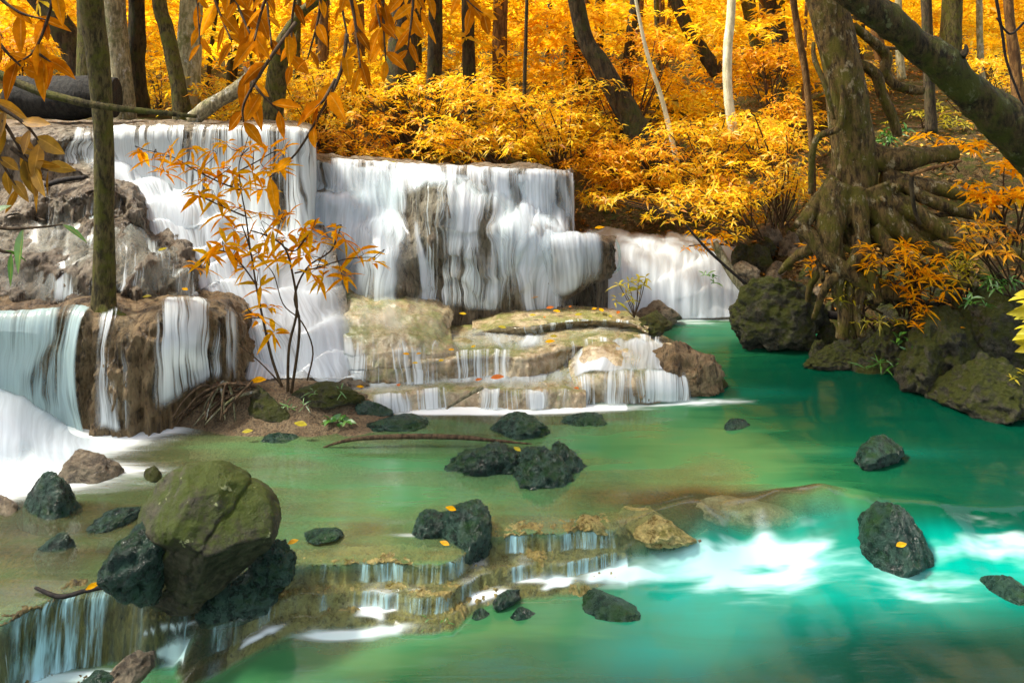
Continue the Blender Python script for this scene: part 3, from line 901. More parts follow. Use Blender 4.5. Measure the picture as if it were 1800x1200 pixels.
LB.flow("waterfall", M['flow_soft'], "white diagonal cascade sliding down the stepped slope behind the orange sapling", u=(0.06, 1.0), v=(0.03, 1.0), off=(0.03, 0.05),
        dens=lambda s, t: 0.98 - 0.25 * np.abs(np.sin(t * 9 + s * 4)) * smooth(0.1, 0.4, t), nu=170, nv=150, seed=2, top=0.04, bot=0.02, wob=0.008, edge=0.14, meander=0.12)
# middle ledge
xm = [528, 600, 680, 760, 830, 900, 955, 990, 1004, 1006]
def row(ys_, Ys_, xs_=xm): return [(x, y, Y) for x, y, Y in zip(xs_, ys_, Ys_)]
LC = Loft([
    row([272, 276, 280, 285, 288, 290, 292, 294, 297, 300], [10.4, 10.2, 10.2, 10.0, 9.95, 9.95, 10.0, 10.1, 10.5, 11.2]),
    row([277, 280, 285, 290, 293, 296, 298, 300, 304, 308], [9.6, 9.6, 9.6, 9.55, 9.55, 9.6, 9.65, 9.7, 10.0, 10.9]),
    row([282, 285, 292, 296, 299, 302, 304, 306, 311, 316], [9.45, 9.45, 9.4, 9.38, 9.38, 9.45, 9.5, 9.55, 9.8, 10.8]),
    row([300, 300, 304, 311, 318, 318, 318, 320, 326, 330], [9.4, 9.38, 9.32, 9.2, 9.32, 9.4, 9.45, 9.5, 9.75, 10.8]),
    row([338, 340, 335, 328, 340, 350, 355, 358, 362, 365], [9.35, 9.25, 9.24, 8.88, 9.0, 9.32, 9.4, 9.45, 9.7, 10.8]),
    row([350, 352, 372, 362, 366, 376, 384, 390, 395, 400], [9.15, 8.95, 9.16, 8.76, 8.8, 9.08, 9.3, 9.36, 9.6, 10.8]),
    row([385, 388, 398, 400, 402, 402, 406, 412, 420, 425], [9.06, 8.9, 9.0, 8.74, 8.72, 8.82, 9.0, 9.12, 9.4, 10.8]),
    row([430, 430, 425, 445, 445, 430, 432, 436, 445, 450], [9.0, 8.86, 8.66, 8.72, 8.68, 8.74, 8.86, 8.96, 9.3, 10.8]),
    row([480, 480, 470, 490, 490, 480, 480, 485, 490, 495], [8.92, 8.82, 8.46, 8.7, 8.66, 8.72, 8.82, 8.92, 9.25, 10.8]),
    row([545, 545, 545, 545, 545, 548, 550, 552, 552, 552], [8.85, 8.72, 8.36, 8.62, 8.64, 8.7, 8.8, 8.88, 9.2, 10.8]),
], steps=(0.34, 0.40, 8.0))
LC.solid("travertine_ledge", M['tufa_grey'], "broad middle travertine ledge with bulging domes under the main waterfall", nu=300, nv=190, seed=3, amp=0.05, flute=0.035, fine=0.015)


def dC(s, t):
    d = 0.52 - 0.20 * np.exp(-((s - 0.40) / 0.10) ** 2) * smooth(0.1, 0.35, t)
    d = d + 0.35 * np.exp(-((s - 0.12) / 0.13) ** 2) + 0.38 * np.exp(-((s - 0.66 - 0.1 * t) / 0.12) ** 2) * smooth(0.2, 0.5, t) * smooth(1.1, 0.7, t)
    return d - 0.22 * smooth(0.75, 1.0, t)


LC.flow("waterfall", M['flow'], "broad main waterfall veiling the bulging domes of the middle ledge", u=(0.0, 0.9), v=(0.26, 1.0), off=(0.03, 0.035), dens=dC,
        nu=300, nv=170, seed=3, top=0.04, bot=0.03, edge=0.02, cluster=0.75, meander=0.10)
LC.flow("waterfall", M['flow_thread'], "thin threads trickling over the rounded central dome of the main waterfall", u=(0.28, 0.58), v=(0.34, 1.0), off=(0.03, 0.035),
        dens=0.42, nu=140, nv=120, seed=71, top=0.2, bot=0.05, edge=0.2, cluster=0.3, meander=0.08)
LV = Loft([
    row([277, 280, 285, 290, 293, 296, 298, 300, 304, 308], [9.62, 9.62, 9.62, 9.57, 9.57, 9.62, 9.67, 9.72, 10.0, 10.9]),
    row([281, 284, 290, 295, 298, 301, 303, 305, 310, 315], [9.40, 9.40, 9.36, 9.32, 9.32, 9.38, 9.44, 9.5, 9.75, 10.8]),
    row([292, 294, 300, 304, 308, 312, 315, 318, 324, 330], [9.32, 9.30, 9.24, 9.12, 9.2, 9.30, 9.38, 9.44, 9.7, 10.8]),
    row([325, 330, 330, 318, 330, 350, 355, 360, 365, 365], [9.29, 9.18, 9.16, 8.98, 9.05, 9.25, 9.35, 9.41, 9.68, 10.8]),
    row([352, 356, 362, 335, 345, 385, 395, 400, 405, 405], [9.12, 8.98, 9.10, 8.82, 8.95, 9.04, 9.27, 9.34, 9.6, 10.8]),
])
LV.flow("waterfall", M['flow'], "thin upper veil hanging off the straight rim of the middle ledge", u=(0.0, 0.9), v=(0.1, 1.0), off=(0.02, 0.03), dens=lambda s, t: 0.62 - 0.2 * t + 0 * s,
        nu=300, nv=60, seed=33, top=0.08, bot=0.35, edge=0.015, cluster=0.55, meander=0.03)
LC.flow("waterfall", M['flow_soft'], "dense white chute on the right shoulder of the main waterfall", u=(0.5, 0.83), v=(0.36, 0.86), off=(0.05, 0.09),
        dens=lambda s, t: 0.85 - 0.3 * t, nu=120, nv=90, seed=9, top=0.35, bot=0.3, edge=0.3)
LC.flow("waterfall", M['flow_soft'], "soft white fan of water at the left end of the middle ledge", u=(0.0, 0.27), v=(0.4, 0.95), off=(0.04, 0.07),
        dens=lambda s, t: 0.9 - 0.25 * t, nu=100, nv=90, seed=11, top=0.3, bot=0.25, edge=0.25)
# shelf stub on the right of the main fall
LS = Loft([
    [(930, 408, 9.6), (980, 408, 9.6), (1030, 410, 9.6), (1065, 413, 9.6), (1082, 420, 9.7)],
    [(930, 413, 9.1), (980, 413, 9.1), (1030, 415, 9.05), (1068, 418, 9.1), (1083, 425, 9.3)],
    [(930, 425, 8.9), (980, 422, 8.85), (1030, 422, 8.85), (1070, 428, 8.95), (1084, 436, 9.2)],
    [(935, 450, 8.88), (985, 450, 8.8), (1032, 452, 8.82), (1070, 455, 8.92), (1082, 460, 9.2)],
    [(945, 490, 8.9), (990, 492, 8.82), (1030, 490, 8.86), (1064, 484, 8.95), (1078, 478, 9.2)],
    [(950, 540, 8.95), (990, 528, 8.9), (1022, 508, 8.98), (1055, 496, 9.08), (1072, 486, 9.3)],
    [(955, 560, 9.2), (995, 540, 9.3), (1020, 505, 9.4), (1050, 480, 9.5), (1070, 460, 9.6)],
])
LS.solid("travertine_shelf", M['tufa_grey'], "overhanging travertine shelf with hanging drips right of the main waterfall", nu=130, nv=110, seed=4, amp=0.05, flute=0.10)
LS.flow("waterfall", M['flow_soft'], "white water spilling over the left half of the overhanging shelf", u=(0.0, 0.66), v=(0.1, 0.85), off=(0.04, 0.06),
        dens=lambda s, t: 0.8 - 0.22 * s - 0.1 * t, nu=90, nv=80, seed=4, top=0.2, bot=0.15, edge=0.12)
LS.flow("waterfall", M['flow_green'], "narrow greenish spout off the right tip of the overhanging shelf", u=(0.8, 1.0), v=(0.2, 0.8), off=(0.03, 0.12),
        dens=0.62, nu=50, nv=60, seed=5, top=0.1, bot=0.2, edge=0.2)
# right hand rapids beside the bank
xr = [1010, 1060, 1110, 1160, 1210, 1260, 1310, 1340]
LR = Loft([
    row([405, 407, 410, 412, 416, 420, 425, 430], [11.6] * 8, xr),
    row([420, 418, 420, 424, 430, 440, 455, 470], [11.0, 10.9, 10.9, 10.9, 10.9, 10.9, 11.0, 11.0], xr),
    row([450, 430, 430, 436, 448, 465, 490, 500], [10.6, 10.55, 10.5, 10.5, 10.5, 10.5, 10.5, 10.5], xr),
    row([480, 465, 460, 468, 480, 495, 520, 525], [10.3, 10.2, 10.15, 10.15, 10.15, 10.15, 10.2, 10.2], xr),
    row([520, 510, 505, 505, 510, 520, 540, 545], [10.1, 10.0, 9.95, 9.92, 9.9, 9.95, 10.0, 10.0], xr),
    row([566, 566, 564, 562, 562, 562, 562, 562], [9.75] * 8, xr),
], steps=(0.24, 0.6, 14.0))
LR.solid("travertine_slope", M['rock_tan'], "boulder strewn slope under the right hand rapids", nu=120, nv=90, seed=6, amp=0.05, flute=0.02)
LR.flow("waterfall", M['flow_soft'], "milky white rapids tumbling into the far green pool beside the mossy boulder", u=(0.05, 0.97), v=(0.12, 1.0), off=(0.09, 0.05),
        dens=lambda s, t: 1.6 - 0.8 * smooth(0.72, 0.95, s), nu=130, nv=90, seed=6, top=0.1, bot=0.02, edge=0.08, wob=0.012, cluster=0.35, meander=0.12)
# far little falls up the stream
xf = [1015, 1045, 1075, 1105, 1140, 1160]
LF = Loft([
    row([336, 336, 337, 338, 336, 334], [15.8] * 6, xf),
    row([344, 343, 344, 346, 344, 342], [14.6] * 6, xf),
    row([349, 348, 349, 351, 349, 347], [14.3] * 6, xf),
    row([372, 372, 374, 374, 372, 370], [14.2] * 6, xf),
    row([400, 400, 400, 400, 400, 400], [13.4] * 6, xf),
])
LF.solid("travertine_ledge", M['rock_bank'], "small dark rock step far up the stream", nu=70, nv=50, seed=7, amp=0.06)
LF.flow("waterfall", M['flow_soft'], "small distant waterfall seen up the stream under the golden leaves", u=(0.1, 0.95), v=(0.25, 0.8), off=(0.04, 0.06), dens=lambda s, t: 0.6 + 0.2 * np.sin(s * 14), nu=60, nv=40, seed=7)
# wet dome left of centre
LD = Loft([
    [(545, 500, 8.9), (620, 502, 8.85), (700, 508, 8.85), (765, 520, 8.75), (800, 540, 8.8)],
    [(565, 515, 8.6), (630, 515, 8.55), (705, 522, 8.5), (765, 535, 8.45), (795, 555, 8.5)],
    [(580, 540, 8.2), (640, 540, 8.15), (710, 550, 8.1), (765, 562, 8.12), (790, 580, 8.2)],
    [(590, 565, 7.9), (645, 565, 7.85), (715, 575, 7.8), (770, 585, 7.88), (795, 596, 8.0)],
    [(600, 585, 7.68), (650, 586, 7.62), (715, 592, 7.58), (772, 602, 7.68), (805, 608, 7.85)],
    [(606, 610, 7.55), (655, 612, 7.48), (718, 618, 7.46), (772, 624, 7.54), (812, 624, 7.72)],
    [(608, 645, 7.5), (655, 645, 7.4), (718, 650, 7.4), (772, 650, 7.48), (818, 642, 7.66)],
    [(608, 676, 7.46), (655, 676, 7.36), (718, 676, 7.36), (772, 674, 7.44), (822, 664, 7.62)],
], steps=(0.13, 0.7, 11.0))
LD.solid("travertine_dome", M['tufa_wet'], "smooth wet travertine dome at the foot of the main waterfall", nu=150, nv=120, seed=8, amp=0.05, flute=0.05)
LD.flow("water_film", M['film'], "glassy sheet of water sliding over the smooth wet dome", u=(0.05, 0.95), v=(0.12, 0.66), off=(0.03, 0.03), dens=0.5, cluster=0.5, nu=90, nv=70, seed=8, top=0.4, bot=0.4, edge=0.35, cat="water film")
LD.flow("waterfall", M['flow_thread'], "ragged short curtain dropping from the smooth wet dome", u=(0.0, 0.95), v=(0.58, 0.99), off=(0.03, 0.05), dens=lambda s, t: 0.42 + 0.5 * smooth(.25, 0.0, s), nu=110, nv=50, seed=10, top=0.3, bot=0.05, edge=0.04)
# second terrace
xe = [735, 800, 860, 920, 970, 1020, 1080, 1140, 1190]
def rz(ys_, zs_, xs_): return [(x, y, (H - z) * F / (y - HOR)) for x, y, z in zip(xs_, ys_, zs_)]
LE = Loft([
    rz([560, 558, 557, 557, 557, 557, 558, 560, 568], [.26] * 9, xe),
    rz([582, 580, 580, 580, 578, 576, 575, 576, 582], [.29, .29, .29, .29, .29, .30, .30, .29, .27], xe),
    rz([606, 600, 598, 598, 592, 585, 582, 582, 592], [.31, .31, .31, .31, .31, .32, .32, .31, .29], xe),
    row([626, 620, 614, 617, 608, 598, 592, 590, 602], [7.55, 7.62, 7.7, 7.66, 7.78, 7.94, 8.02, 8.06, 7.85], xe),
    row([634, 628, 622, 626, 617, 606, 600, 598, 610], [7.45, 7.5, 7.58, 7.54, 7.66, 7.82, 7.9, 7.94, 7.74], xe),
    row([648, 644, 640, 642, 632, 620, 614, 612, 622], [7.42, 7.47, 7.55, 7.5, 7.64, 7.8, 7.88, 7.9, 7.7], xe),
    row([672, 672, 672, 672, 662, 652, 645, 642, 645], [7.4, 7.44, 7.5, 7.46, 7.6, 7.76, 7.84, 7.86, 7.68], xe),
])
LE.solid("travertine_terrace", M['tufa_wet'], "second travertine terrace with a scalloped rim above the lowest terrace", nu=230, nv=100, seed=12, amp=0.035, flute=0.04, ends=(0, 0.22))
LE.flow("waterfall", M['flow_thread'], "short curtain of threads in the middle of the second terrace rim", u=(0.12, 0.33), v=(0.55, 0.99), off=(0.03, 0.05), dens=0.5, edge=0.1, cluster=0.45, nu=80, nv=45, seed=12, top=0.15, bot=0.08)
LE.flow("waterfall", M['flow_thread'], "thin trickles along the right part of the second terrace rim", u=(0.52, 0.93), v=(0.55, 0.99), off=(0.03, 0.04), dens=lambda s, t: 0.26 + 0.4 * smooth(.75, 1, s), nu=110, nv=45, seed=13, top=0.15, bot=0.08)
LE.flow("water_film", M['film'], "shallow sheet of water spread over the second terrace", u=(0.0, 0.9), v=(0.16, 0.54), off=(0.022, 0.022), dens=0.5, cluster=0.6, nu=110, nv=60, seed=14, top=0.3, bot=0.4, edge=0.25, cat="water film")
# small upper rim on that terrace
xu = [830, 880, 930, 990, 1050, 1110, 1140]
LU = Loft([
    rz([538, 536, 535, 536, 540, 548, 556], [.40] * 7, xu),
    rz([552, 550, 549, 548, 551, 557, 565], [.42] * 7, xu),
    rz([566, 570, 573, 564, 561, 565, 572], [.40, .41, .41, .41, .41, .40, .38], xu),
    rz([570, 575, 578, 568, 565, 569, 576], [.385, .39, .39, .395, .395, .385, .365], xu),
    rz([584, 590, 594, 582, 578, 582, 588], [.27] * 7, xu),
], steps=None)
LU.solid("travertine_terrace", M['tufa_wet'], "thin upper terrace strewn with red leaves below the main waterfall", nu=180, nv=70, seed=15, amp=0.02, flute=0.045, ends=(0.10, 0.06))
LU.flow("waterfall", M['flow_thread'], "tiny trickles along the rim of the thin upper terrace", u=(0.25, 0.9), v=(0.62, 0.99), off=(0.02, 0.03), dens=0.42, nu=90, nv=24, seed=15)
# bumps at the right end
LG = Loft([
    [(1020, 600, 8.0), (1070, 594, 8.1), (1120, 592, 8.15), (1160, 598, 8.05), (1190, 610, 7.9)],
    [(1005, 628, 7.8), (1060, 610, 7.8), (1115, 604, 7.86), (1165, 612, 7.8), (1200, 625, 7.7)],
    [(1000, 645, 7.62), (1055, 630, 7.62), (1115, 625, 7.62), (1170, 630, 7.62), (1205, 645, 7.55)],
    [(1003, 660, 7.5), (1050, 650, 7.45), (1110, 646, 7.45), (1168, 648, 7.48), (1208, 658, 7.45)],
    [(1010, 676, 7.38), (1045, 666, 7.34), (1110, 662, 7.34), (1168, 664, 7.36), (1210, 674, 7.38)],
    [(1010, 690, 7.33), (1045, 684, 7.29), (1110, 680, 7.28), (1168, 682, 7.3), (1212, 690, 7.34)],
    [(1012, 715, 7.3), (1045, 712, 7.26), (1110, 710, 7.26), (1168, 706, 7.28), (1213, 704, 7.32)],
])
LG.solid("travertine_dome", M['tufa_wet'], "low rounded travertine bumps at the right end of the lowest terrace", nu=130, nv=90, seed=16, amp=0.06, flute=0.03)
LG.flow("waterfall", M['flow_soft'], "soft white water rolling over the low rounded bumps", u=(0.03, 0.97), v=(0.1, 0.62), off=(0.03, 0.04), dens=0.66, nu=100, nv=60, seed=16, top=0.15, bot=0.1, edge=0.1)
LG.flow("waterfall", M['flow_thread'], "right hand row of white threads off the lowest terrace", u=(0.03, 0.99), v=(0.55, 0.99), off=(0.03, 0.05), dens=0.56, cluster=0.4, nu=110, nv=50, seed=17, top=0.15, bot=0.08)
# lowest terrace
xl = [545, 620, 690, 750, 810, 870, 930, 980, 1010, 1030]
LL = Loft([
    row([655, 655, 655, 655, 655, 655, 650, 645, 645, 645], [7.7] * 10, xl),
    row([672, 672, 672, 670, 670, 670, 668, 665, 662, 660], [7.42, 7.42, 7.42, 7.44, 7.44, 7.44, 7.46, 7.5, 7.5, 7.5], xl),
    row([690, 692, 688, 682, 680, 682, 684, 680, 682, 686], [7.24, 7.22, 7.24, 7.3, 7.32, 7.3, 7.28, 7.3, 7.3, 7.28], xl),
    row([698, 700, 696, 688, 686, 688, 690, 687, 690, 694], [7.14, 7.12, 7.14, 7.22, 7.24, 7.22, 7.2, 7.23, 7.22, 7.2], xl),
    row([708, 710, 706, 700, 698, 700, 702, 700, 702, 705], [7.1, 7.08, 7.1, 7.18, 7.2, 7.18, 7.16, 7.19, 7.18, 7.17], xl),
    row([730, 732, 728, 722, 720, 722, 722, 722, 722, 722], [7.06, 7.04, 7.06, 7.14, 7.16, 7.14, 7.12, 7.15, 7.15, 7.15], xl),
])
LL.solid("travertine_terrace", M['tufa_wet'], "lowest travertine terrace with a fringed rim above the green pool", nu=260, nv=80, seed=18, amp=0.025, flute=0.035)
LL.flow("waterfall", M['flow_thread'], "left hand row of white threads off the lowest terrace", u=(0.16, 0.42), v=(0.55, 0.98), off=(0.025, 0.04), dens=0.5, edge=0.1, cluster=0.45, nu=90, nv=36, seed=18, top=0.15, bot=0.06)
LL.flow("waterfall", M['flow_thread'], "middle row of white threads off the lowest terrace beside the stick", u=(0.5, 0.86), v=(0.55, 0.98), off=(0.025, 0.04), dens=0.54, edge=0.08, cluster=0.4, nu=110, nv=36, seed=19, top=0.15, bot=0.06)
LL.flow("water_film", M['film'], "shallow cream water lying on the lowest terrace", u=(0.05, 1.0), v=(0.12, 0.56), off=(0.02, 0.02), dens=0.6, cluster=0.6, nu=110, nv=50, seed=20, top=0.25, bot=0.3, edge=0.15, cat="water film")
LL.flow("white_water", M['flow_soft'], "foamy white water spread along the foot of the second terrace", u=(0.03, 0.98), v=(0.06, 0.42), off=(0.025, 0.025), dens=0.62, cluster=0.5, nu=120, nv=40, seed=63, top=0.2, bot=0.6, edge=0.1)
LE.flow("white_water", M['flow_soft'], "pale water spread at the left of the second terrace below the wet dome", u=(0.0, 0.5), v=(0.2, 0.56), off=(0.022, 0.022), dens=0.45, cluster=0.6, nu=90, nv=40, seed=64, top=0.3, bot=0.4, edge=0.2)
# left shelf carrying the slim tree
xi = [-110, -20, 60, 130, 180, 235, 290, 345, 395, 425, 440]
LI = Loft([
    row([528, 526, 524, 522, 520, 518, 512, 512, 516, 530, 545], [7.35, 7.35, 7.35, 7.35, 7.35, 7.4, 7.5, 7.6, 7.65, 7.7, 7.75], xi),
    row([542, 540, 538, 534, 534, 530, 524, 524, 532, 550, 575], [7.02, 7.04, 7.06, 7.1, 7.1, 7.14, 7.25, 7.35, 7.42, 7.5, 7.6], xi),
    row([556, 555, 553, 546, 552, 546, 536, 534, 548, 575, 600], [6.8, 6.82, 6.84, 6.9, 6.85, 6.88, 6.98, 7.14, 7.26, 7.38, 7.5], xi),
    row([575, 572, 570, 562, 570, 566, 552, 550, 566, 595, 620], [6.72, 6.74, 6.76, 6.8, 6.74, 6.74, 6.84, 7.0, 7.16, 7.32, 7.46], xi),
    row([625, 625, 622, 615, 620, 615, 600, 592, 605, 622, 640], [6.78, 6.8, 6.8, 6.76, 6.66, 6.64, 6.72, 6.9, 7.1, 7.28, 7.42], xi),
    row([690, 690, 690, 690, 690, 690, 655, 632, 638, 648, 655], [6.82, 6.85, 6.85, 6.78, 6.62, 6.6, 6.7, 6.88, 7.08, 7.24, 7.36], xi),
    row([760, 760, 760, 760, 760, 758, 735, 690, 680, 678, 678], [6.8, 6.8, 6.8, 6.72, 6.6, 6.6, 6.68, 6.9, 7.06, 7.2, 7.3], xi),
])
LI.solid("travertine_shelf", M['tufa'], "brown travertine shelf carrying the slim mossy tree at left", nu=260, nv=150, seed=21, amp=0.085, flute=0.11, fine=0.03)
LI.flow("waterfall", M['flow_green'], "tall greenish curtain falling from the left shelf at the frame edge", u=(0.0, 0.36), v=(0.3, 1.0), off=(0.03, 0.05), sag=0.10,
        dens=lambda s, t: 0.62 + 0.25 * t, nu=150, nv=80, seed=21, top=0.08, bot=0.03, edge=0.03)
LI.flow("waterfall", M['flow_thread'], "narrow white ribbon running down the brown shelf beside the slim tree", u=(0.385, 0.5), v=(0.3, 0.98), off=(0.03, 0.05), dens=lambda s, t: 0.5 + 0.15 * t, nu=50, nv=70, seed=22, top=0.12, bot=0.05, edge=0.25)
LI.flow("waterfall", M['flow_thread'], "curved fan of white threads over the rounded right end of the left shelf", u=(0.55, 0.84), v=(0.22, 0.95), off=(0.03, 0.07), dens=lambda s, t: 0.30 + 0.4 * s, cluster=0.8, nu=100, nv=70, seed=23, top=0.25, bot=0.06, edge=0.15, sag=0.03)
# mounds behind the left shelf
xj = [-110, -20, 50, 110, 170, 225, 275, 330, 350]
LJ = Loft([
    row([300, 300, 305, 308, 305, 318, 350, 420, 470], [9.0, 9.0, 8.95, 8.9, 8.8, 8.6, 8.5, 8.2, 8.0], xj),
    row([345, 345, 335, 322, 320, 335, 385, 440, 490], [8.5, 8.5, 8.4, 8.35, 8.3, 8.25, 8.2, 8.0, 7.9], xj),
    row([385, 382, 360, 340, 338, 355, 410, 455, 500], [8.2, 8.15, 8.1, 8.08, 8.04, 8.0, 8.0, 7.9, 7.84], xj),
    row([415, 412, 400, 385, 380, 385, 425, 465, 505], [8.0, 8.0, 8.0, 8.02, 8.0, 7.98, 7.9, 7.82, 7.78], xj),
    row([435, 435, 425, 415, 410, 410, 440, 475, 512], [7.9, 7.85, 7.85, 7.86, 7.86, 7.86, 7.8, 7.74, 7.7], xj),
    row([460, 460, 455, 448, 445, 440, 452, 480, 515], [7.65, 7.6, 7.6, 7.6, 7.6, 7.6, 7.62, 7.62, 7.64], xj),
    row([500, 500, 500, 495, 490, 485, 485, 500, 525], [7.45, 7.42, 7.42, 7.4, 7.4, 7.4, 7.46, 7.5, 7.56], xj),
    row([540, 540, 538, 534, 532, 530, 528, 534, 545], [7.3, 7.3, 7.3, 7.3, 7.3, 7.3, 7.36, 7.42, 7.5], xj),
], steps=(0.30, 0.85, 5.0))
LJ.solid("travertine_mound", M['tufa_grey'], "shaggy grey travertine mounds behind the slim tree", nu=230, nv=190, seed=24, amp=0.09, flute=0.12, fine=0.05)
LJ.flow("water_film", M['film'], "thin wet film trickling down the shaggy grey mounds", u=(0.1, 0.95), v=(0.4, 0.98), off=(0.025, 0.025), dens=0.42, cluster=0.6, nu=90, nv=70, seed=24, cat="water film", top=0.2, bot=0.2, edge=0.2)
LJ.flow("waterfall", M['flow_thread'], "scattered white trickles running down the shaggy grey mounds", u=(0.3, 0.98), v=(0.3, 0.97), off=(0.02, 0.03), dens=0.34, cluster=0.6, nu=130, nv=100, seed=61, top=0.2, bot=0.1, edge=0.12)
# boiling white water at the left frame edge
LW = Loft([
    [(-120, 680, 6.75), (-40, 678, 6.75), (30, 690, 6.72), (80, 720, 6.7), (130, 752, 6.68), (180, 762, 6.66)],
    [(-120, 690, 6.5), (-40, 690, 6.5), (25, 700, 6.52), (75, 732, 6.54), (125, 758, 6.58), (185, 766, 6.6)],
    [(-120, 725, 6.25), (-40, 720, 6.25), (20, 728, 6.3), (70, 755, 6.36), (125, 772, 6.42), (190, 774, 6.48)],
    [(-120, 780, 6.05), (-40, 775, 6.08), (20, 778, 6.12), (70, 790, 6.18), (125, 794, 6.22), (195, 790, 6.28)],
    [(-120, 850, 5.84), (-40, 846, 5.86), (20, 842, 5.88), (75, 838, 5.9), (130, 832, 5.94), (200, 820, 6.06)],
])
LW.flow("white_water", M['flow_soft'], "smooth white mound of boiling water at the left frame edge", u=(0, 1), v=(0, 1), off=(0.0, 0.0), dens=lambda s, t: 1.5 - 0.3 * s - 0.2 * t, cluster=0.1, nu=110, nv=80, seed=25, top=0.12, bot=0.3, edge=0.22, wob=0.006)

# low golden weir across the foreground
def weir(p0, p1, label, name, seed, cat, mat='tufa_gold'):
    xs_ = np.linspace((p0 - 900) / F * 4.9, (p1 - 900) / F * 4.9, 420)
    yl_ = np.interp(xs_, lipW[:, 0], lipW[:, 1])
    off = np.concatenate([np.linspace(0.45, 0.06, 40), np.linspace(0.05, -0.42, 190), np.linspace(-0.44, -0.8, 20)])
    Yg = yl_[None, :] + off[:, None]
    Xg = np.broadcast_to(xs_[None, :], Yg.shape)
    x, y = Xg.ravel(), Yg.ravel()
    z, t = water_z(x, y)
    D = np.broadcast_to(-off[:, None], Yg.shape).ravel()
    q = np.stack([x, y, 0 * x + seed], 1)
    rel = 0.030 * fbm(q * A([3.2, 4.5, 1]), 3) + 0.03 * (ridged(q * A([11, 11, 1]), 3) - 0.5) + 0.012 * fbm(q * A([40, 40, 1]), 2)
    rim = 0.018 * np.exp(-((t - 0.04) / 0.05) ** 2) + 0.012 * np.exp(-((t - 0.5) / 0.05) ** 2)
    env = smooth(-0.45, -0.12, D) * smooth(0.46, 0.30, D)
    u = (x - xs_[0]) / (xs_[-1] - xs_[0])
    env = env * smooth(0, 0.06, u) * smooth(0, 0.14, 1 - u)
    zr = z - 0.016 + rel + rim - 0.16 * (1 - env)
    V = np.stack([x, y, zr], 1)
    st = smooth(0.02, 0.2, np.abs(t - 0.5) < 0.45)
    V[:, 1] += 0.012 * (1 + fbm(np.stack([x * 14, z * 3, 0 * x], 1), 2)) * st
    return tag(mk(name, V, grid_faces(len(off), len(xs_)), M[mat], base=A([V[:, 0].mean(), V[:, 1].mean(), V[:, 2].min()])), label, cat)


weir(-140, 330, "golden travertine ledge with bluish cascades in the bottom left corner", "travertine_ledge", 3, "rock ledge", 'tufa_debris')
weir(430, 1190, "broad low golden travertine weir between the mossy boulder and the rapids", "travertine_weir", 11, "rock ledge")

# ------------------------------------------------------------------ rocks
def rock(px, pyb, Y, w, h, label, mat, seed, depth=None, cuts=9, rough=0.05, lump=0.30, sub=5, tilt=0.0, rot=None, sink=0.42, name="rock", group=None, cat="rock", hole=0.0):
    """px centre, pyb waterline row, w/h size in photo pixels at depth Y"""
    s = Y / F
    W, Hh = w * s, h * s
    D = W * 0.55 if depth is None else depth * s
    full = Hh / (1 - sink)
    V, T = rock_geo((W * 1.12, D * 1.12, full * 1.1), seed, cuts, rough, lump, sub, rot if rot is not None else (seed % 7) * 0.25 - 0.7, tilt, hole)
    b = P(px, pyb, Y)
    V = V - A([0, 0, V[:, 2].max() - Hh]) + b
    o = mk(name, V, T, M[mat], base=b)
    return tag(o, label, cat, group)


# the big boulder and its neighbours
def boulder():
    V, T = ico(6)
    V = V.copy()
    sil = A([(245, 915), (250, 880), (268, 852), (300, 832), (335, 824), (366, 821), (400, 838), (436, 862), (468, 880), (486, 902), (490, 922), (478, 955), (448, 988), (410, 1022), (372, 1048), (325, 1050), (296, 1005), (290, 955), (262, 935)], float)
    c = A([372.0, 918.0])
    ang = np.arctan2(-(sil[:, 1] - c[1]), sil[:, 0] - c[0])
    rad = np.linalg.norm(sil - c, axis=1)
    o = np.argsort(ang)
    th = np.arctan2(V[:, 2], V[:, 0])
    R = np.interp(th, np.concatenate([ang[o] - 2 * math.pi, ang[o], ang[o] + 2 * math.pi]), np.tile(rad[o], 3)) / 122.0
    for n, dd in [((-0.7, -0.55, 0.5), 0.72), ((0.25, -0.85, 0.45), 0.70), ((0.62, -0.6, 0.5), 0.76), ((-0.25, -0.85, -0.4), 0.66), ((0.45, -0.65, -0.6), 0.66), ((-0.1, -0.35, 0.93), 0.86), ((-0.6, -0.75, -0.1), 0.74)]:
        n = A(n) / np.linalg.norm(n)
        x = V @ n - dd
        V -= np.where(x > 0, x * 0.96, 0)[:, None] * n
    q = V.copy()
    V[:, 0] *= R
    V[:, 2] *= R
    V *= (1 + 0.03 * fbm(q * 1.6 + 3, 3) + 0.014 * fbm(q * 7, 4) + 0.03 * (ridged(q * 3 + 2, 4) - .5))[:, None]
    cr = np.abs(q[:, 0] * 0.75 - q[:, 2] * 0.62 + 0.10 * fbm(q * 2.5, 3) - 0.12)       # the crack across the face
    V *= (1 - 0.06 * np.exp(-(cr / 0.022) ** 2))[:, None]
    cr = np.abs(q[:, 0] * 0.95 + q[:, 2] * 0.2 + 0.12 * fbm(q * 3 + 9, 3) + 0.38)
    V *= (1 - 0.04 * np.exp(-(cr / 0.02) ** 2))[:, None]
    s = 4.55 / F
    return V * A([122 * s, 110 * s, 122 * s]), T


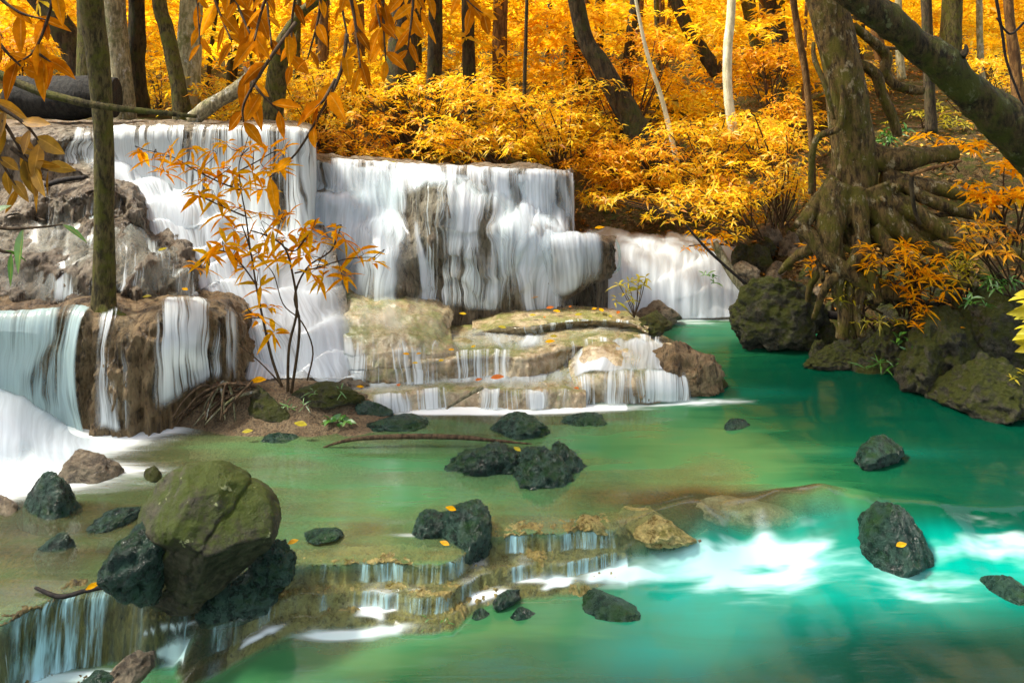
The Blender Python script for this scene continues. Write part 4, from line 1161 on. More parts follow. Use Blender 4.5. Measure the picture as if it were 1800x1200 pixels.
V, T = boulder()
b = P(372, 918, 4.55)
tag(mk("boulder", V + b, T, M['rock_moss'], base=P(368, 1050, 4.55)), "big rounded mossy boulder with a crack across its face, left foreground", "boulder")
rock(246, 1045, 4.42, 138, 116, "dark green angular rock leaning against the left side of the big boulder", 'rock_green', 41, cuts=12, tilt=-0.3, sink=0.1)
rock(482, 1000, 4.76, 100, 50, "dark glossy rock wedged under the right side of the big boulder", 'rock_green', 44, sink=0.3, hole=0.1)
rock(425, 1058, 4.72, 140, 50, "low dark wet rock at the foot of the big boulder", 'rock_green', 46, sink=0.2, cuts=6, rough=0.04)
rock(320, 1075, 4.62, 110, 90, "shadowed dark rock under the overhang of the big boulder", 'rock_bank', 45, sink=0.1)
for a in [
    (90, 890, 5.5, 112, 62, "dark green pointed rock in the left shallows below the white water", 'rock_green', 51),
    (150, 832, 5.95, 112, 38, "brown wet rock at the edge of the white water", 'rock_tan', 52),
    (100, 972, 5.05, 68, 36, "small conical green stone in the left shallows", 'rock_green', 53),
    (186, 960, 5.15, 28, 14, "tiny green pebble beside the conical stone", 'rock_green', 54),
    (212, 912, 5.35, 80, 20, "flat green stone behind the big boulder", 'rock_green', 55),
    (270, 836, 5.95, 48, 18, "small stone awash between the brown wet rock and the big boulder", 'rock_bank', 56),
    (5, 895, 5.5, 60, 22, "dark stone cut off by the left frame edge", 'rock_tan', 57),
    (905, 758, 6.7, 92, 30, "single dark green rock just below the lowest terrace", 'rock_green', 58),
    (1028, 738, 6.9, 80, 13, "low flat green stone under the lowest terrace", 'rock_green', 59),
    (690, 746, 6.85, 140, 16, "long low green rock at the right of the gravel islet", 'rock_green', 60),
    (1293, 750, 6.78, 50, 14, "small black stone alone in the open green pool", 'rock_green', 61),
    (1545, 805, 6.2, 112, 34, "dark two humped stone in the green pool at right", 'rock_green', 62),
    (1772, 1052, 4.95, 120, 40, "dark rock at the right edge of the turquoise rapids", 'rock_green', 64),
    (572, 940, 5.15, 74, 7, "flat stone awash right of the big boulder", 'rock_green', 66),
    (845, 1082, 4.74, 40, 13, "small upright green stone on the left of the golden bar", 'rock_green', 67),
    (918, 1082, 4.74, 56, 17, "round green stone in the middle of the golden bar", 'rock_green', 68),
    (890, 1052, 4.84, 48, 14, "flat green stone behind the round one on the golden bar", 'rock_green', 69),
    (1070, 1070, 4.80, 130, 17, "long mossy stone with a curled leaf on the golden bar", 'rock_green', 70),
    (1160, 552, 9.55, 78, 24, "smooth dark rock at the foot of the right hand rapids", 'rock_tan', 73),
    (1052, 560, 9.3, 60, 18, "dark slab in the foam under the overhanging shelf", 'rock_tan', 74),
    (165, 1228, 4.1, 125, 42, "green rock in the bottom left corner", 'rock_green', 75),
    (225, 1192, 4.2, 95, 34, "leaf littered brown stone at the foot of the golden ledge", 'rock_tan', 76),
]:
    rock(*a, sub=5 if a[3] > 70 else 4)
# double rock in mid pool, orange-leaf rock, rapids rock
V1, T1 = rock_geo((0.66, 0.42, 0.36), 81, 6, 0.09, 0.3, 5, 0.2)
V2, T2 = rock_geo((0.58, 0.46, 0.40), 82, 6, 0.09, 0.3, 5, -0.4)
V3, T3 = rock_geo((0.34, 0.3, 0.38), 83, 6, 0.09, 0.3, 4, -0.4)
c = P(915, 822, 6.07)
V, T = merge([(V1 + c + A([-.2, .05, .0]), T1), (V2 + c + A([.16, -.1, -.02]), T2), (V3 + c + A([.33, .05, .0]), T3)])
tag(mk("rock", V, T, M['rock_green'], base=c), "dark lumpy double rock in mid pool with a green leaf on it", "rock")
V1, T1 = rock_geo((0.46, 0.4, 0.44), 85, 10, 0.05, 0.22, 5, 0.3, 0.3)
V2, T2 = rock_geo((0.36, 0.3, 0.26), 86, 8, 0.05, 0.22, 5, 0.1, 0.4)
c = P(810, 930, 5.2)
V, T = merge([(V1 + c + A([.05, .0, -.03]), T1), (V2 + c + A([-.2, .05, -.03]), T2)])
tag(mk("rock", V, T, M['rock_green'], base=c), "dark green rock with one orange leaf on top, centre foreground", "rock")
rock(1568, 985, 5.25, 112, 104, "dark rounded rock standing in the turquoise rapids", 'rock_green', 93, cuts=3, lump=0.14, sink=0.3, depth=90)
rock(1440, 1000, 5.35, 190, 60, "drowned brown rock under the smooth green swell of the rapids", 'rock_tan', 89, sink=0.2)
rock(1235, 975, 5.3, 70, 40, "brown rock drowned in the left part of the rapids", 'rock_tan', 90, sink=0.2)
rock(1150, 930, 5.35, 120, 26, "golden brown rock at the lip of the weir", 'tufa_gold', 91, sink=0.3)
rock(1040, 925, 5.3, 60, 16, "small golden stone on the weir crest", 'tufa_gold', 92, sink=0.3)
rock(1320, 900, 5.6, 150, 14, "long flat brown stone along the lip of the rapids", 'rock_tan', 93, sink=0.5)
# right end of the terraces
rock(1195, 672, 7.55, 125, 72, "shaggy brown travertine knob at the right tip of the terraces", 'tufa', 94, cuts=5, sink=0.2, rough=0.09)
rock(1232, 688, 7.5, 70, 60, "rough brown knob at the waterline right of the terraces", 'tufa', 95, cuts=5, sink=0.2, rough=0.09)
rock(1255, 678, 7.65, 50, 22, "small dark stone at the far right tip of the terraces", 'rock_bank', 96, sub=4)
rock(1140, 578, 8.5, 110, 24, "mossy hump carrying the yellow green seedling", 'rock_bank', 97)
# right bank boulders
for a in [
    (1355, 600, 8.85, 160, 116, "big dark mossy boulder standing in the water before the right bank", 'rock_bank', 101),
    (1480, 636, 8.3, 120, 48, "low mossy ledge stone under the stilt roots", 'rock_bank', 102),
    (1562, 640, 8.2, 110, 78, "pale mossy boulder on the right shoreline", 'rock_bank', 103),
    (1655, 668, 7.9, 190, 128, "large furrowed grey green boulder on the right shoreline", 'rock_bank', 104),
    (1735, 728, 7.15, 165, 110, "mossy rock at the waterline near the right edge", 'rock_bank', 105),
    (1800, 735, 7.0, 90, 60, "small dark rock against the right frame edge at the waterline", 'rock_bank', 106),
    (1760, 640, 7.9, 170, 150, "broad mossy boulder high on the right bank beside the yellow leaves", 'rock_bank', 107),
    (1600, 545, 9.2, 150, 80, "shadowed boulder behind the stilt roots", 'rock_bank', 108),
    (1120, 392, 12.6, 120, 40, "mossy rock beside the distant waterfall", 'rock_bank', 109),
    (1030, 396, 12.6, 90, 30, "dark rock left of the mossy one up the stream", 'rock_bank', 110),
]:
    rock(*a, cuts=10, rough=0.07, hole=0.03, sink=0.15, sub=6)
r = np.random.default_rng(55)
k = 0
stones = [(1330, 450), (1365, 470), (1400, 455), (1420, 490), (1385, 505), (1440, 520), (1345, 430), (1390, 430), (1425, 440), (1450, 470), (1470, 500), (1405, 530), (1460, 545), (1310, 470), (1360, 495), (1440, 560), (1480, 470), (1350, 410), (1300, 445), (1415, 560)]
for px, py in stones:
    Yd = 10.9 - (py - 400) * 0.009
    rock(px, py + 14, Yd, r.uniform(34, 62), r.uniform(22, 40), "rounded brown stone in the rubble bank behind the big mossy boulder", 'rock_tan' if k % 3 else 'rock_bank', 120 + k, sub=4, name="bank_stone",
         group="stones in the rubble bank", cat="stone", sink=0.35)
    k += 1

# ------------------------------------------------------------------ gravel islet with the sapling
LX = Loft([
    [(300, 700, 7.25), (350, 690, 7.25), (420, 675, 7.25), (500, 668, 7.25), (570, 672, 7.25), (640, 690, 7.2), (700, 725, 7.15)],
    [(305, 715, 7.05), (345, 688, 7.05), (415, 674, 7.08), (500, 672, 7.1), (575, 678, 7.1), (640, 705, 7.05), (710, 735, 7.0)],
    [(302, 740, 6.88), (345, 705, 6.9), (415, 690, 6.92), (500, 692, 6.95), (580, 702, 6.95), (650, 724, 6.92), (720, 745, 6.85)],
    [(300, 765, 6.74), (350, 740, 6.78), (420, 722, 6.8), (500, 722, 6.8), (580, 732, 6.8), (660, 746, 6.76), (730, 758, 6.74)],
    [(330, 790, 6.58), (380, 775, 6.6), (440, 765, 6.6), (510, 765, 6.6), (590, 768, 6.6), (660, 768, 6.62), (730, 770, 6.66)],
    [(330, 820, 6.5), (380, 810, 6.46), (440, 805, 6.46), (510, 805, 6.46), (590, 800, 6.48), (660, 795, 6.54), (730, 790, 6.6)],
])
LX.solid("islet", M['gravel'], "small gravel islet where the orange sapling grows", cat="islet", nu=130, nv=80, seed=40, amp=0.03, flute=0.02, fine=0.012)
rock(455, 738, 6.95, 110, 62, "mossy root bound rock on the gravel islet beside the dead roots", 'rock_bank', 141, cuts=6, sink=0.2)
rock(575, 704, 6.98, 105, 32, "mossy green rock on the gravel islet behind the sapling foot", 'rock_bank', 142, sink=0.3)
rock(650, 726, 6.95, 70, 24, "little mossy stone at the right end of the gravel islet", 'rock_green', 143, sink=0.3, sub=4)
rock(490, 775, 6.55, 60, 16, "wet flat stone at the front edge of the gravel islet", 'rock_green', 144, sink=0.3, sub=4)
# dead roots spilling down the left end
e = empty("root_tangle", P(370, 720, 6.9), "tangle of grey dead roots draped over the left end of the islet", "roots")
r = np.random.default_rng(12)
for i in range(26):
    x0 = r.uniform(380, 455)
    x1 = r.uniform(300, 365) if i < 18 else r.uniform(350, 420)
    y0 = r.uniform(668, 690)
    Yo = 6.85 + r.uniform(-.1, .12)
    ymid = r.uniform(682, 710)
    pts = [P(x0, y0, Yo + .1), P(x0 * .6 + x1 * .4, ymid - 10, Yo), P(x0 * .25 + x1 * .75, ymid + 14, Yo - .06), P(x1, r.uniform(735, 752), Yo - .12)]
    V, T = tube(pts, [0.008 + r.uniform(0, .008), 0.012, 0.006], 6, 0.2, 16, i)
    mk("root", V, T, M['wood'] if i % 3 else M['bark_grey'], e)


# ------------------------------------------------------------------ sticks and logs
def stick(pts, rad, label, mat, name="stick", cat="stick", seg=8, rough=0.15, n=None):
    V, T = tube([P(*q) for q in pts], rad, seg, rough, n)
    return tag(mk(name, V, T, M[mat]), label, cat)


stick([(568, 786, 6.4), (620, 772, 6.4), (700, 767, 6.42), (800, 768, 6.42), (880, 775, 6.4), (935, 780, 6.36)], [0.006, 0.016, 0.022, 0.02, 0.012, 0.004], "long thin dark palm rib lying in the shallows before the islet", 'wood', cat="branch")
stick([(785, 718, 6.95), (800, 708, 6.95), (830, 690, 7.0), (848, 680, 7.05)], [0.008, 0.012, 0.016, 0.024], "grey broken stick leaning on the rim of the lowest terrace", 'bark_grey')
stick([(62, 1032, 4.62), (105, 1048, 4.56), (150, 1038, 4.56), (200, 1030, 4.56), (245, 1040, 4.54), (270, 1052, 4.52)], [0.008, 0.013, 0.012, 0.012, 0.01, 0.005], "crooked black twig lying along the golden ledge", 'twig_dark', name="twig", cat="twig")
stick([(1405, 542, 9.0), (1440, 550, 8.9), (1475, 556, 8.85)], [0.05, 0.05, 0.045], "dark broken branch poking out beside the big mossy boulder", 'twig_dark', name="branch", cat="branch")
stick([(1255, 425, 9.9), (1280, 470, 9.8), (1310, 515, 9.7)], [0.05, 0.055, 0.05], "pale dead branch hanging down beside the right hand rapids", 'bark_grey', name="branch", cat="branch")
stick([(1205, 395, 9.75), (1245, 440, 9.65), (1312, 500, 9.55)], [0.012, 0.018, 0.02], "thin black bough arching over the right hand rapids", 'twig_dark', name="branch", cat="branch")
stick([(30, 172, 9.75), (90, 172, 9.7), (150, 172, 9.65), (205, 172, 9.7)], [0.255, 0.28, 0.275, 0.25], "charred black log lying on the highest ledge", 'char', name="charred_log", cat="log", seg=22, rough=0.14)
stick([(335, 212, 10.1), (380, 180, 10.1), (420, 155, 10.1), (450, 125, 10.1)], [0.10, 0.10, 0.095, 0.085], "grey weathered log propped up on the highest ledge", 'bark_grey', name="weathered_log", cat="log", seg=14)
stick([(80, 325, 8.2), (120, 315, 8.2), (150, 312, 8.2)], [0.03, 0.025, 0.02], "short black branch lying on the shaggy mounds", 'twig_dark', name="branch", cat="branch")
stick([(-30, 118, 6.4), (60, 158, 6.4), (150, 182, 6.4), (230, 193, 6.45), (310, 201, 6.5), (345, 205, 6.5)], [0.036, 0.034, 0.032, 0.026, 0.02, 0.014], "green horizontal liana crossing in front of the slim mossy tree", 'bark_moss', name="liana", cat="liana")


# ------------------------------------------------------------------ foliage
def clump_whorls(c, rad, n, r, flat=0.35):
    """whorl centres in a flat drooping spray"""
    th = r.uniform(0, 6.283, n)
    rr = rad * np.sqrt(r.uniform(0, 1, n))
    p = np.stack([np.cos(th) * rr, np.sin(th) * rr, r.normal(0, 0.12 * rad * flat / .35, n) - 0.30 * rr ** 2 / rad], 1) + c
    ax = np.stack([np.cos(th) * 0.35, np.sin(th) * 0.35, np.ones(n)], 1) + r.normal(0, 0.3, (n, 3))
    return p, ax


def foliage(clumps, r, L=0.2, k=6, per=14, wr=0.24, st=((0.42, 1.0),), droop=0.35, flat=0.35):
    ps, axs = [], []
    for c, rad in clumps:
        p, ax = clump_whorls(A(c), rad, max(3, int(per * (rad / 0.5) ** 1.3)), r, flat)
        ps.append(p)
        axs.append(ax)
    return whorls(np.vstack(ps), np.vstack(axs), k, L, r, st=st, wr=wr, droop=droop)


def inview(px, py, Y, r, rx, ry, rY):
    return P(px + r.normal(0, rx), py + r.normal(0, ry), Y + r.normal(0, rY))


# far wood, one mass
r = np.random.default_rng(21)
cl = []
for i in range(2300):
    Y = r.uniform(13, 32)
    px = r.uniform(-150, 1950)
    top = -140
    bot = 300 - (Y - 13) * 6
    if px > 1180: bot = 250 - (Y - 13) * 6
    if px > 1480:
        if Y < 17: continue
        bot = 125
    if 1000 < px < 1180 and Y < 16: bot = 320
    py = r.uniform(top, bot)
    # gaps: keep clumps in drifts
    if perlin(A([[px * 0.011, py * 0.016, Y * 0.22]]))[0] < -0.33: continue
    cl.append((P(px, py, Y), r.uniform(0.4, 0.85) * (0.75 + Y / 40)))
V, T = foliage(cl, r, L=0.21, k=6, per=14, wr=0.32)
tag(mk("forest_foliage", V, T, M['far'], base=A([0, 20, 2.5]), flat=True), "golden autumn foliage of the far wood behind the waterfalls", "foliage", kind="stuff")
cl = [(P(r.uniform(-300, 2100), r.uniform(-160, 140), r.uniform(34, 55)), r.uniform(1.6, 2.8)) for i in range(700)]
V, T = foliage(cl, r, L=0.8, k=6, per=3, wr=0.4)
tag(mk("distant_foliage", V, T, M['far'], base=A([0, 45, 4]), flat=True), "yellow canopy closing the view beyond the wood", "foliage", kind="stuff")


def twig_to(p0, p1, r, rad=0.006):
    m = (p0 + p1) / 2 + r.normal(0, 0.05, 3) + A([0, 0, 0.04])
    return tube([p0, m, p1], [rad, rad * .6], 4, 0, 6, closed=False)


def shrub(px, py, Y, rx, ry, n, label, mat, base, seed, L=0.12, k=6, per=30, rad=(0.3, 0.5), rY=0.5, wr=0.24, name="shrub", cat="shrub", stem='twig', st=((0.42, 1.0),), group=None):
    r = np.random.default_rng(seed)
    e = empty(name, P(*base), label, cat, group)
    cl = []
    for i in range(n):
        c = P(px + r.uniform(-1, 1) * rx, py + r.uniform(-1, 1) * ry, Y + r.uniform(-1, 1) * rY)
        cl.append((c, r.uniform(*rad)))
    V, T = foliage(cl, r, L=L, k=k, per=per, wr=wr, st=st)
    mk("foliage", V, T, M[mat], e, flat=True)
    b = P(*base)
    parts = []
    for c, _ in cl:
        parts.append(twig_to(b + r.normal(0, .06, 3) * A([1, 1, 0]), c, r, 0.012))
    V, T = merge(parts)
    mk("stems", V, T, M[stem], e)
    return e


shrub(745, 165, 11.6, 150, 32, 26, "golden layered shrub spreading behind the middle ledge", 'gold', (740, 275, 11.6), 201)
shrub(860, 245, 11.0, 110, 35, 20, "leafy amber shrub just above the rim of the main waterfall", 'gold', (880, 290, 11.0), 202)
shrub(630, 235, 11.3, 70, 36, 13, "amber shrub above the left end of the middle ledge", 'amber', (630, 275, 11.3), 203)
shrub(985, 205, 11.3, 90, 60, 22, "tall amber shrub behind the right end of the main waterfall", 'gold', (985, 300, 11.3), 204)
shrub(1090, 285, 11.2, 80, 32, 16, "drooping amber shrub over the distant waterfall", 'amber', (1130, 345, 12), 205)
shrub(1240, 265, 10.8, 85, 60, 24, "bright golden shrub around the foot of the pale birch", 'gold', (1260, 340, 11), 206)
shrub(1250, 360, 10.2, 80, 35, 18, "golden shrub hanging over the right hand rapids", 'gold', (1330, 420, 10.3), 207, rad=(0.22, 0.38))
shrub(1350, 270, 10.4, 55, 70, 20, "golden shrub between the pale birch and the big buttressed tree", 'gold', (1370, 400, 10.4), 208, rad=(0.25, 0.42))
shrub(1100, 345, 10.6, 55, 14, 8, "low golden spray dipping towards the distant waterfall", 'gold', (1180, 380, 10.6), 209, rad=(0.2, 0.32))
shrub(400, 175, 11.4, 60, 40, 14, "golden shrub behind the weathered log", 'gold', (410, 215, 11.4), 210)
shrub(278, 150, 12.2, 28, 60, 10, "narrow orange shrub between the left trunks", 'gold', (275, 215, 12.2), 211)
shrub(40, 90, 12.4, 60, 45, 12, "orange shrub behind the charred log at far left", 'amber', (40, 212, 12.4), 212)
shrub(560, 160, 11.8, 60, 60, 16, "golden shrub behind the pale stump tree", 'gold', (560, 262, 11.8), 213)
shrub(1105, 120, 13.5, 90, 70, 22, "deep orange thicket behind the leaning trunk", 'amber', (1105, 270, 13.5), 214)
shrub(1340, 120, 13.2, 60, 40, 12, "rust coloured shrub among the two dark trunks", 'amber', (1350, 215, 13.2), 215)
shrub(1595, 470, 8.0, 62, 45, 14, "orange shrub sprawling over the roots on the right bank", 'orange', (1600, 560, 8.4), 216, L=0.15, rad=(0.12, 0.24), rY=0.25, wr=0.16, per=22, st=LANCE)
shrub(1755, 320, 7.6, 50, 38, 10, "orange shrub below the leaning trunk at the right edge", 'orange', (1780, 430, 7.9), 217, L=0.15, rad=(0.14, 0.26), rY=0.25, wr=0.3, per=18)
shrub(1740, 410, 7.4, 60, 30, 9, "rusty shrub above the broad mossy boulder high on the right bank", 'amber', (1770, 500, 7.7), 218, L=0.13, rad=(0.12, 0.22), rY=0.2, wr=0.2, per=20)
shrub(1660, 258, 9.6, 45, 18, 6, "small orange shrub beside the horizontal root", 'orange', (1665, 300, 9.7), 219, L=0.15, rad=(0.14, 0.24), rY=0.2, wr=0.3, per=16)
shrub(1500, 505, 8.3, 40, 32, 7, "thin yellow shrub among the stilt roots", 'lemon', (1510, 560, 8.4), 220, L=0.14, rad=(0.1, 0.18), rY=0.15, wr=0.14, per=18, st=LANCE)
shrub(1640, 555, 7.9, 45, 25, 6, "thin orange sprays drooping over the furrowed boulder", 'orange', (1660, 580, 8.0), 221, L=0.13, rad=(0.1, 0.18), rY=0.15, wr=0.16, per=16, st=LANCE)
shrub(1555, 240, 10.6, 30, 10, 5, "bright green fern clump behind the big buttressed tree", 'green', (1560, 258, 10.6), 222, L=0.16, rad=(0.12, 0.2), rY=0.2, wr=0.2, per=16, name="fern", cat="fern")
shrub(1695, 165, 14.5, 90, 20, 8, "sparse green undergrowth on the open slope at upper right", 'lemon', (1700, 205, 14), 223, L=0.14, rad=(0.2, 0.35), per=8)
shrub(650, 288, 9.9, 60, 6, 6, "low yellow plants along the rim at the left of the main waterfall", 'lemon', (650, 288, 10.2), 224, L=0.12, rad=(0.1, 0.18), per=14, rY=0.1)


shrub(1455, 445, 8.75, 40, 22, 6, "small orange spray at the left foot of the buttressed tree", 'orange', (1460, 480, 8.8), 231, L=0.13, rad=(0.1, 0.18), rY=0.15, wr=0.16, per=18, st=LANCE)
shrub(1690, 470, 8.1, 50, 26, 7, "yellow spray of narrow leaves right of the sprawling orange shrub", 'lemon', (1700, 530, 8.2), 232, L=0.14, rad=(0.1, 0.18), rY=0.15, wr=0.14, per=18, st=LANCE)
shrub(1770, 490, 7.7, 30, 18, 4, "small green tuft below the rusty shrub at the right edge", 'green', (1780, 530, 7.8), 233, L=0.11, rad=(0.08, 0.14), rY=0.1, wr=0.2, per=16, st=LANCE)
shrub(1540, 560, 8.15, 30, 14, 4, "pale yellow grassy tuft on the low mossy ledge stone", 'lemon', (1545, 590, 8.2), 234, L=0.12, rad=(0.08, 0.12), rY=0.1, wr=0.12, per=16, st=LANCE)
shrub(1230, 420, 9.9, 45, 14, 6, "thin orange spray dangling over the top of the right hand rapids", 'orange', (1300, 430, 10.0), 235, L=0.13, rad=(0.1, 0.16), rY=0.1, wr=0.22, per=14)
r = np.random.default_rng(88)
for i, (px, py, Y) in enumerate([(1440, 632, 8.35), (1515, 655, 8.1), (1608, 662, 8.0), (1535, 600, 8.7), (1620, 610, 8.5), (1700, 660, 7.85), (1660, 590, 8.5), (1705, 600, 8.3), (1580, 560, 9.0), (1640, 520, 9.0), (1720, 545, 8.4), (1780, 575, 8.0), (1455, 600, 8.8), (1500, 570, 9.1)]):
    rock(px, py, Y, r.uniform(36, 80), r.uniform(20, 44), "mossy stone lodged between the boulders of the right bank", 'rock_bank', 160 + i, sub=4, name="bank_stone", group="stones lodged along the right bank", cat="stone", sink=0.35, rough=0.08)


shrub(1480, 130, 14.0, 60, 22, 9, "golden shrub low behind the top of the buttressed tree", 'gold', (1480, 190, 14.0), 241, rad=(0.3, 0.45))
shrub(1620, 205, 13.0, 70, 12, 8, "yellow green ground plants below the open slope", 'lemon', (1620, 225, 13.0), 242, L=0.12, rad=(0.15, 0.3), per=16)
shrub(1760, 120, 13.5, 50, 30, 9, "golden shrub between the reddish trunk and the bamboo like trunk", 'gold', (1760, 190, 13.5), 243, rad=(0.3, 0.45))
shrub(1400, 190, 12.5, 40, 26, 8, "amber shrub left of the buttressed tree trunk", 'amber', (1400, 240, 12.5), 244, rad=(0.25, 0.4))


# ------------------------------------------------------------------ trees
def tree(pts, wid, label, mat, seed, crown=None, name="tree", leafmat='gold', seg=14, rough=0.12, branches=(), group=None, L=0.2):
    """pts (px,py,Y) foot to top, wid trunk width in px; crown clump centres (px,py,Y,rad)"""
    W = [P(*q) for q in pts]
    e = empty(name, W[0], label, "tree", group)
    rad = [w * q[2] / F / 2 for w, q in zip(wid, pts)]
    V, T = tube(W, rad, seg, rough, None, seed)
    mk("trunk", V, T, M[mat], e)
    for bp, bw, bm in branches:
        V, T = tube([P(*q) for q in bp], [w * q[2] / F / 2 for w, q in zip(bw, bp)], 10, 0.12, None, seed + 3)
        mk("branch", V, T, M[bm], e)
    r = np.random.default_rng(seed + 900)
    if crown is None:
        q = pts[-1]
        crown = [(q[0] + r.uniform(-70, 70), -60 - r.uniform(0, 190), q[2] + r.uniform(-.8, .8), r.uniform(.4, .8)) for _ in range(9)]
    if crown:
        V, T = foliage([(P(a, b_, c_), d_) for a, b_, c_, d_ in crown], r, L=L, k=6, per=9)
        mk("crown", V, T, M[leafmat], e, flat=True)
    return e


TOP = -220
tree([(181, 556, 6.95), (182, 532, 6.95), (183, 400, 6.95), (183, 250, 6.93), (172, 100, 6.92), (160, 0, 6.92), (145, TOP, 6.9)], [62, 40, 33, 33, 38, 40, 38],
     "slim mossy tree standing on the brown travertine shelf at left", 'bark_moss', 301, name="slim_tree", rough=0.07)
for k, (dx, dy, dY) in enumerate([(-42, 14, -.05), (38, 10, -.08), (8, 24, -.16), (-18, 22, -.14)]):
    e = bpy.data.objects["slim_tree"]
    V, T = tube([P(182, 520, 6.95), P(182 + dx * .35, 545, 6.95 + dY * .5), P(182 + dx, 548 + dy, 6.95 + dY), P(182 + dx * 1.3, 562 + dy, 6.95 + dY)], [0.055, 0.045, 0.028, 0.012], 9, 0.2, None, k)
    mk("root", V, T, M['bark_moss'], e)
tree([(145, 140, 13), (115, 60, 13), (70, 0, 13), (10, -80, 13), (-60, TOP, 13)], [40, 40, 38, 34, 30], "dark leaning tree behind the charred log", 'bark_dark', 302)
tree([(160, 215, 12), (158, 60, 12), (152, TOP, 12)], [48, 44, 40], "greenish tree directly behind the slim mossy tree", 'bark_moss', 303)
tree([(217, 216, 11), (212, 120, 11), (200, 0, 11), (188, TOP, 11)], [44, 38, 36, 34], "pale grey lichen spotted tree just right of the slim mossy tree", 'bark_grey', 304)
tree([(243, 216, 11.4), (240, 90, 11.4), (240, 0, 11.4), (236, TOP, 11.4)], [34, 28, 28, 28], "gnarled brown tree second to the right of the slim mossy tree", 'bark_dark', 305, rough=0.3)
tree([(322, 218, 10.8), (312, 140, 10.8), (292, 50, 10.8), (280, 0, 10.8), (255, TOP, 10.8)], [34, 26, 24, 24, 22], "mossy tree leaning left across the pale broad trunk", 'bark_moss', 306)
tree([(330, 218, 11.3), (332, 120, 11.3), (337, 0, 11.3), (340, TOP, 11.3)], [48, 42, 40, 38], "pale broad trunk behind the mossy leaning tree", 'bark_pale', 307)
tree([(476, 235, 10.7), (482, 170, 10.7), (490, 110, 10.6), (500, 70, 10.4), (535, 18, 10.2), (600, -20, 10.0)], [42, 38, 34, 24, 18, 14],
     "mossy stump like tree bending over into a green bough above the highest ledge", 'bark_moss', 308, crown=[(600, -60, 10, .5), (650, -110, 10, .5)])
tree([(705, 292, 12.2), (700, 180, 12.2), (708, 60, 12.2), (720, TOP, 12.2)], [72, 56, 50, 44], "thick dark mossy trunk behind the left end of the middle ledge", 'bark_dark', 309)
tree([(762, 295, 12.8), (760, 220, 12.8), (765, 60, 12.8), (768, TOP, 12.8)], [34, 30, 26, 22], "dark trunk right of the thick mossy one", 'bark_dark', 310)
tree([(828, 295, 13.2), (826, 180, 13.2), (822, 0, 13.2), (818, TOP, 13.2)], [30, 24, 22, 20], "straight brown trunk above the centre of the main waterfall", 'bark_dark', 311)
tree([(922, 300, 11.6), (922, 160, 11.6), (926, 0, 11.6), (928, TOP, 11.6)], [9, 7, 6, 5], "very thin dark sapling trunk above the main waterfall", 'bark_dark', 312, name="sapling_tree")
tree([(880, 290, 14), (878, 100, 14), (884, TOP, 14)], [30, 26, 24], "reddish trunk hidden in gold leaves above the main waterfall", 'bark_red', 313)
tree([(1165, 300, 12), (1110, 210, 12), (1060, 120, 12), (1020, 40, 12), (980, TOP, 12)], [70, 44, 36, 30, 26], "dark tree leaning left with a swollen mossy foot", 'bark_dark', 314, leafmat='amber')
tree([(1190, 285, 11.4), (1165, 180, 11.4), (1135, 85, 11.4), (1110, -40, 11.4)], [10, 8, 7, 5], "thin pale pole leaning left beside the swollen foot", 'bark_birch', 315, crown=[], name="sapling_tree")
tree([(1262, 130, 14), (1235, 90, 14), (1205, 40, 14), (1160, -60, 14)], [26, 26, 24, 20], "dark slanting trunk left of the pale birch", 'bark_dark', 316, leafmat='amber')
tree([(1290, 238, 11), (1280, 170, 11), (1279, 90, 11), (1286, 0, 11), (1290, TOP, 11)], [19, 16, 16, 15, 14], "pale white barked birch standing in the golden shrubs", 'bark_birch', 317, name="birch_tree", rough=0.05)
tree([(1345, 140, 15), (1325, 50, 15), (1310, -30, 15), (1300, TOP, 15)], [28, 24, 24, 22], "left one of two dark trunks right of the birch", 'bark_moss', 318, leafmat='amber')
tree([(1378, 130, 15.5), (1368, 50, 15.5), (1352, -20, 15.5), (1340, TOP, 15.5)], [32, 28, 26, 24], "right one of two dark trunks right of the birch", 'bark_dark', 319, leafmat='amber')
tree([(1637, 235, 12.2), (1632, 120, 12.2), (1628, 0, 12.2), (1620, TOP, 12.2)], [20, 18, 18, 18], "dark upright trunk behind the leaning trunk at upper right", 'bark_dark', 320, leafmat='amber')
tree([(1668, 115, 15), (1672, 40, 15), (1675, -40, 15), (1680, TOP, 15)], [40, 34, 32, 30], "greenish trunk on the open slope at upper right", 'bark_moss', 321, leafmat='amber')
tree([(1585, 140, 15), (1580, 60, 15), (1578, TOP, 15)], [16, 12, 10], "yellow slender trunk on the open slope", 'bark_pale', 322, leafmat='amber')
tree([(1792, 195, 11.5), (1782, 90, 11.5), (1772, 0, 11.5), (1765, TOP, 11.5)], [22, 18, 16, 14], "reddish thin trunk at the right frame edge", 'bark_red', 323, leafmat='amber')
tree([(1727, 150, 15), (1722, 50, 15), (1720, TOP, 15)], [12, 10, 9], "slim bamboo like trunk in the bright gap at upper right", 'bark_pale', 324, leafmat='amber')
tree([(1560, 150, 17), (1540, 40, 17), (1535, TOP, 17)], [22, 20, 18], "brown trunk far back on the open slope", 'bark_red', 325, leafmat='amber')
tree([(1500, 130, 18), (1508, 40, 18), (1510, TOP, 18)], [26, 22, 20], "dark trunk far back behind the big buttressed tree", 'bark_dark', 326, leafmat='amber')
tree([(1430, 345, 8.9), (1427, 250, 8.9), (1416, 130, 8.9), (1404, 60, 8.9), (1393, -20, 8.9), (1385, TOP, 8.9)], [9, 11, 12, 12, 12, 12], "orange brown liana hanging beside the big buttressed tree", 'bark_red', 327, crown=[], name="liana")
tree([(560, 268, 13.5), (566, 120, 13.5), (575, TOP, 13.5)], [20, 18, 16], "brown trunk in the gold leaves behind the hanging branch", 'bark_red', 328)
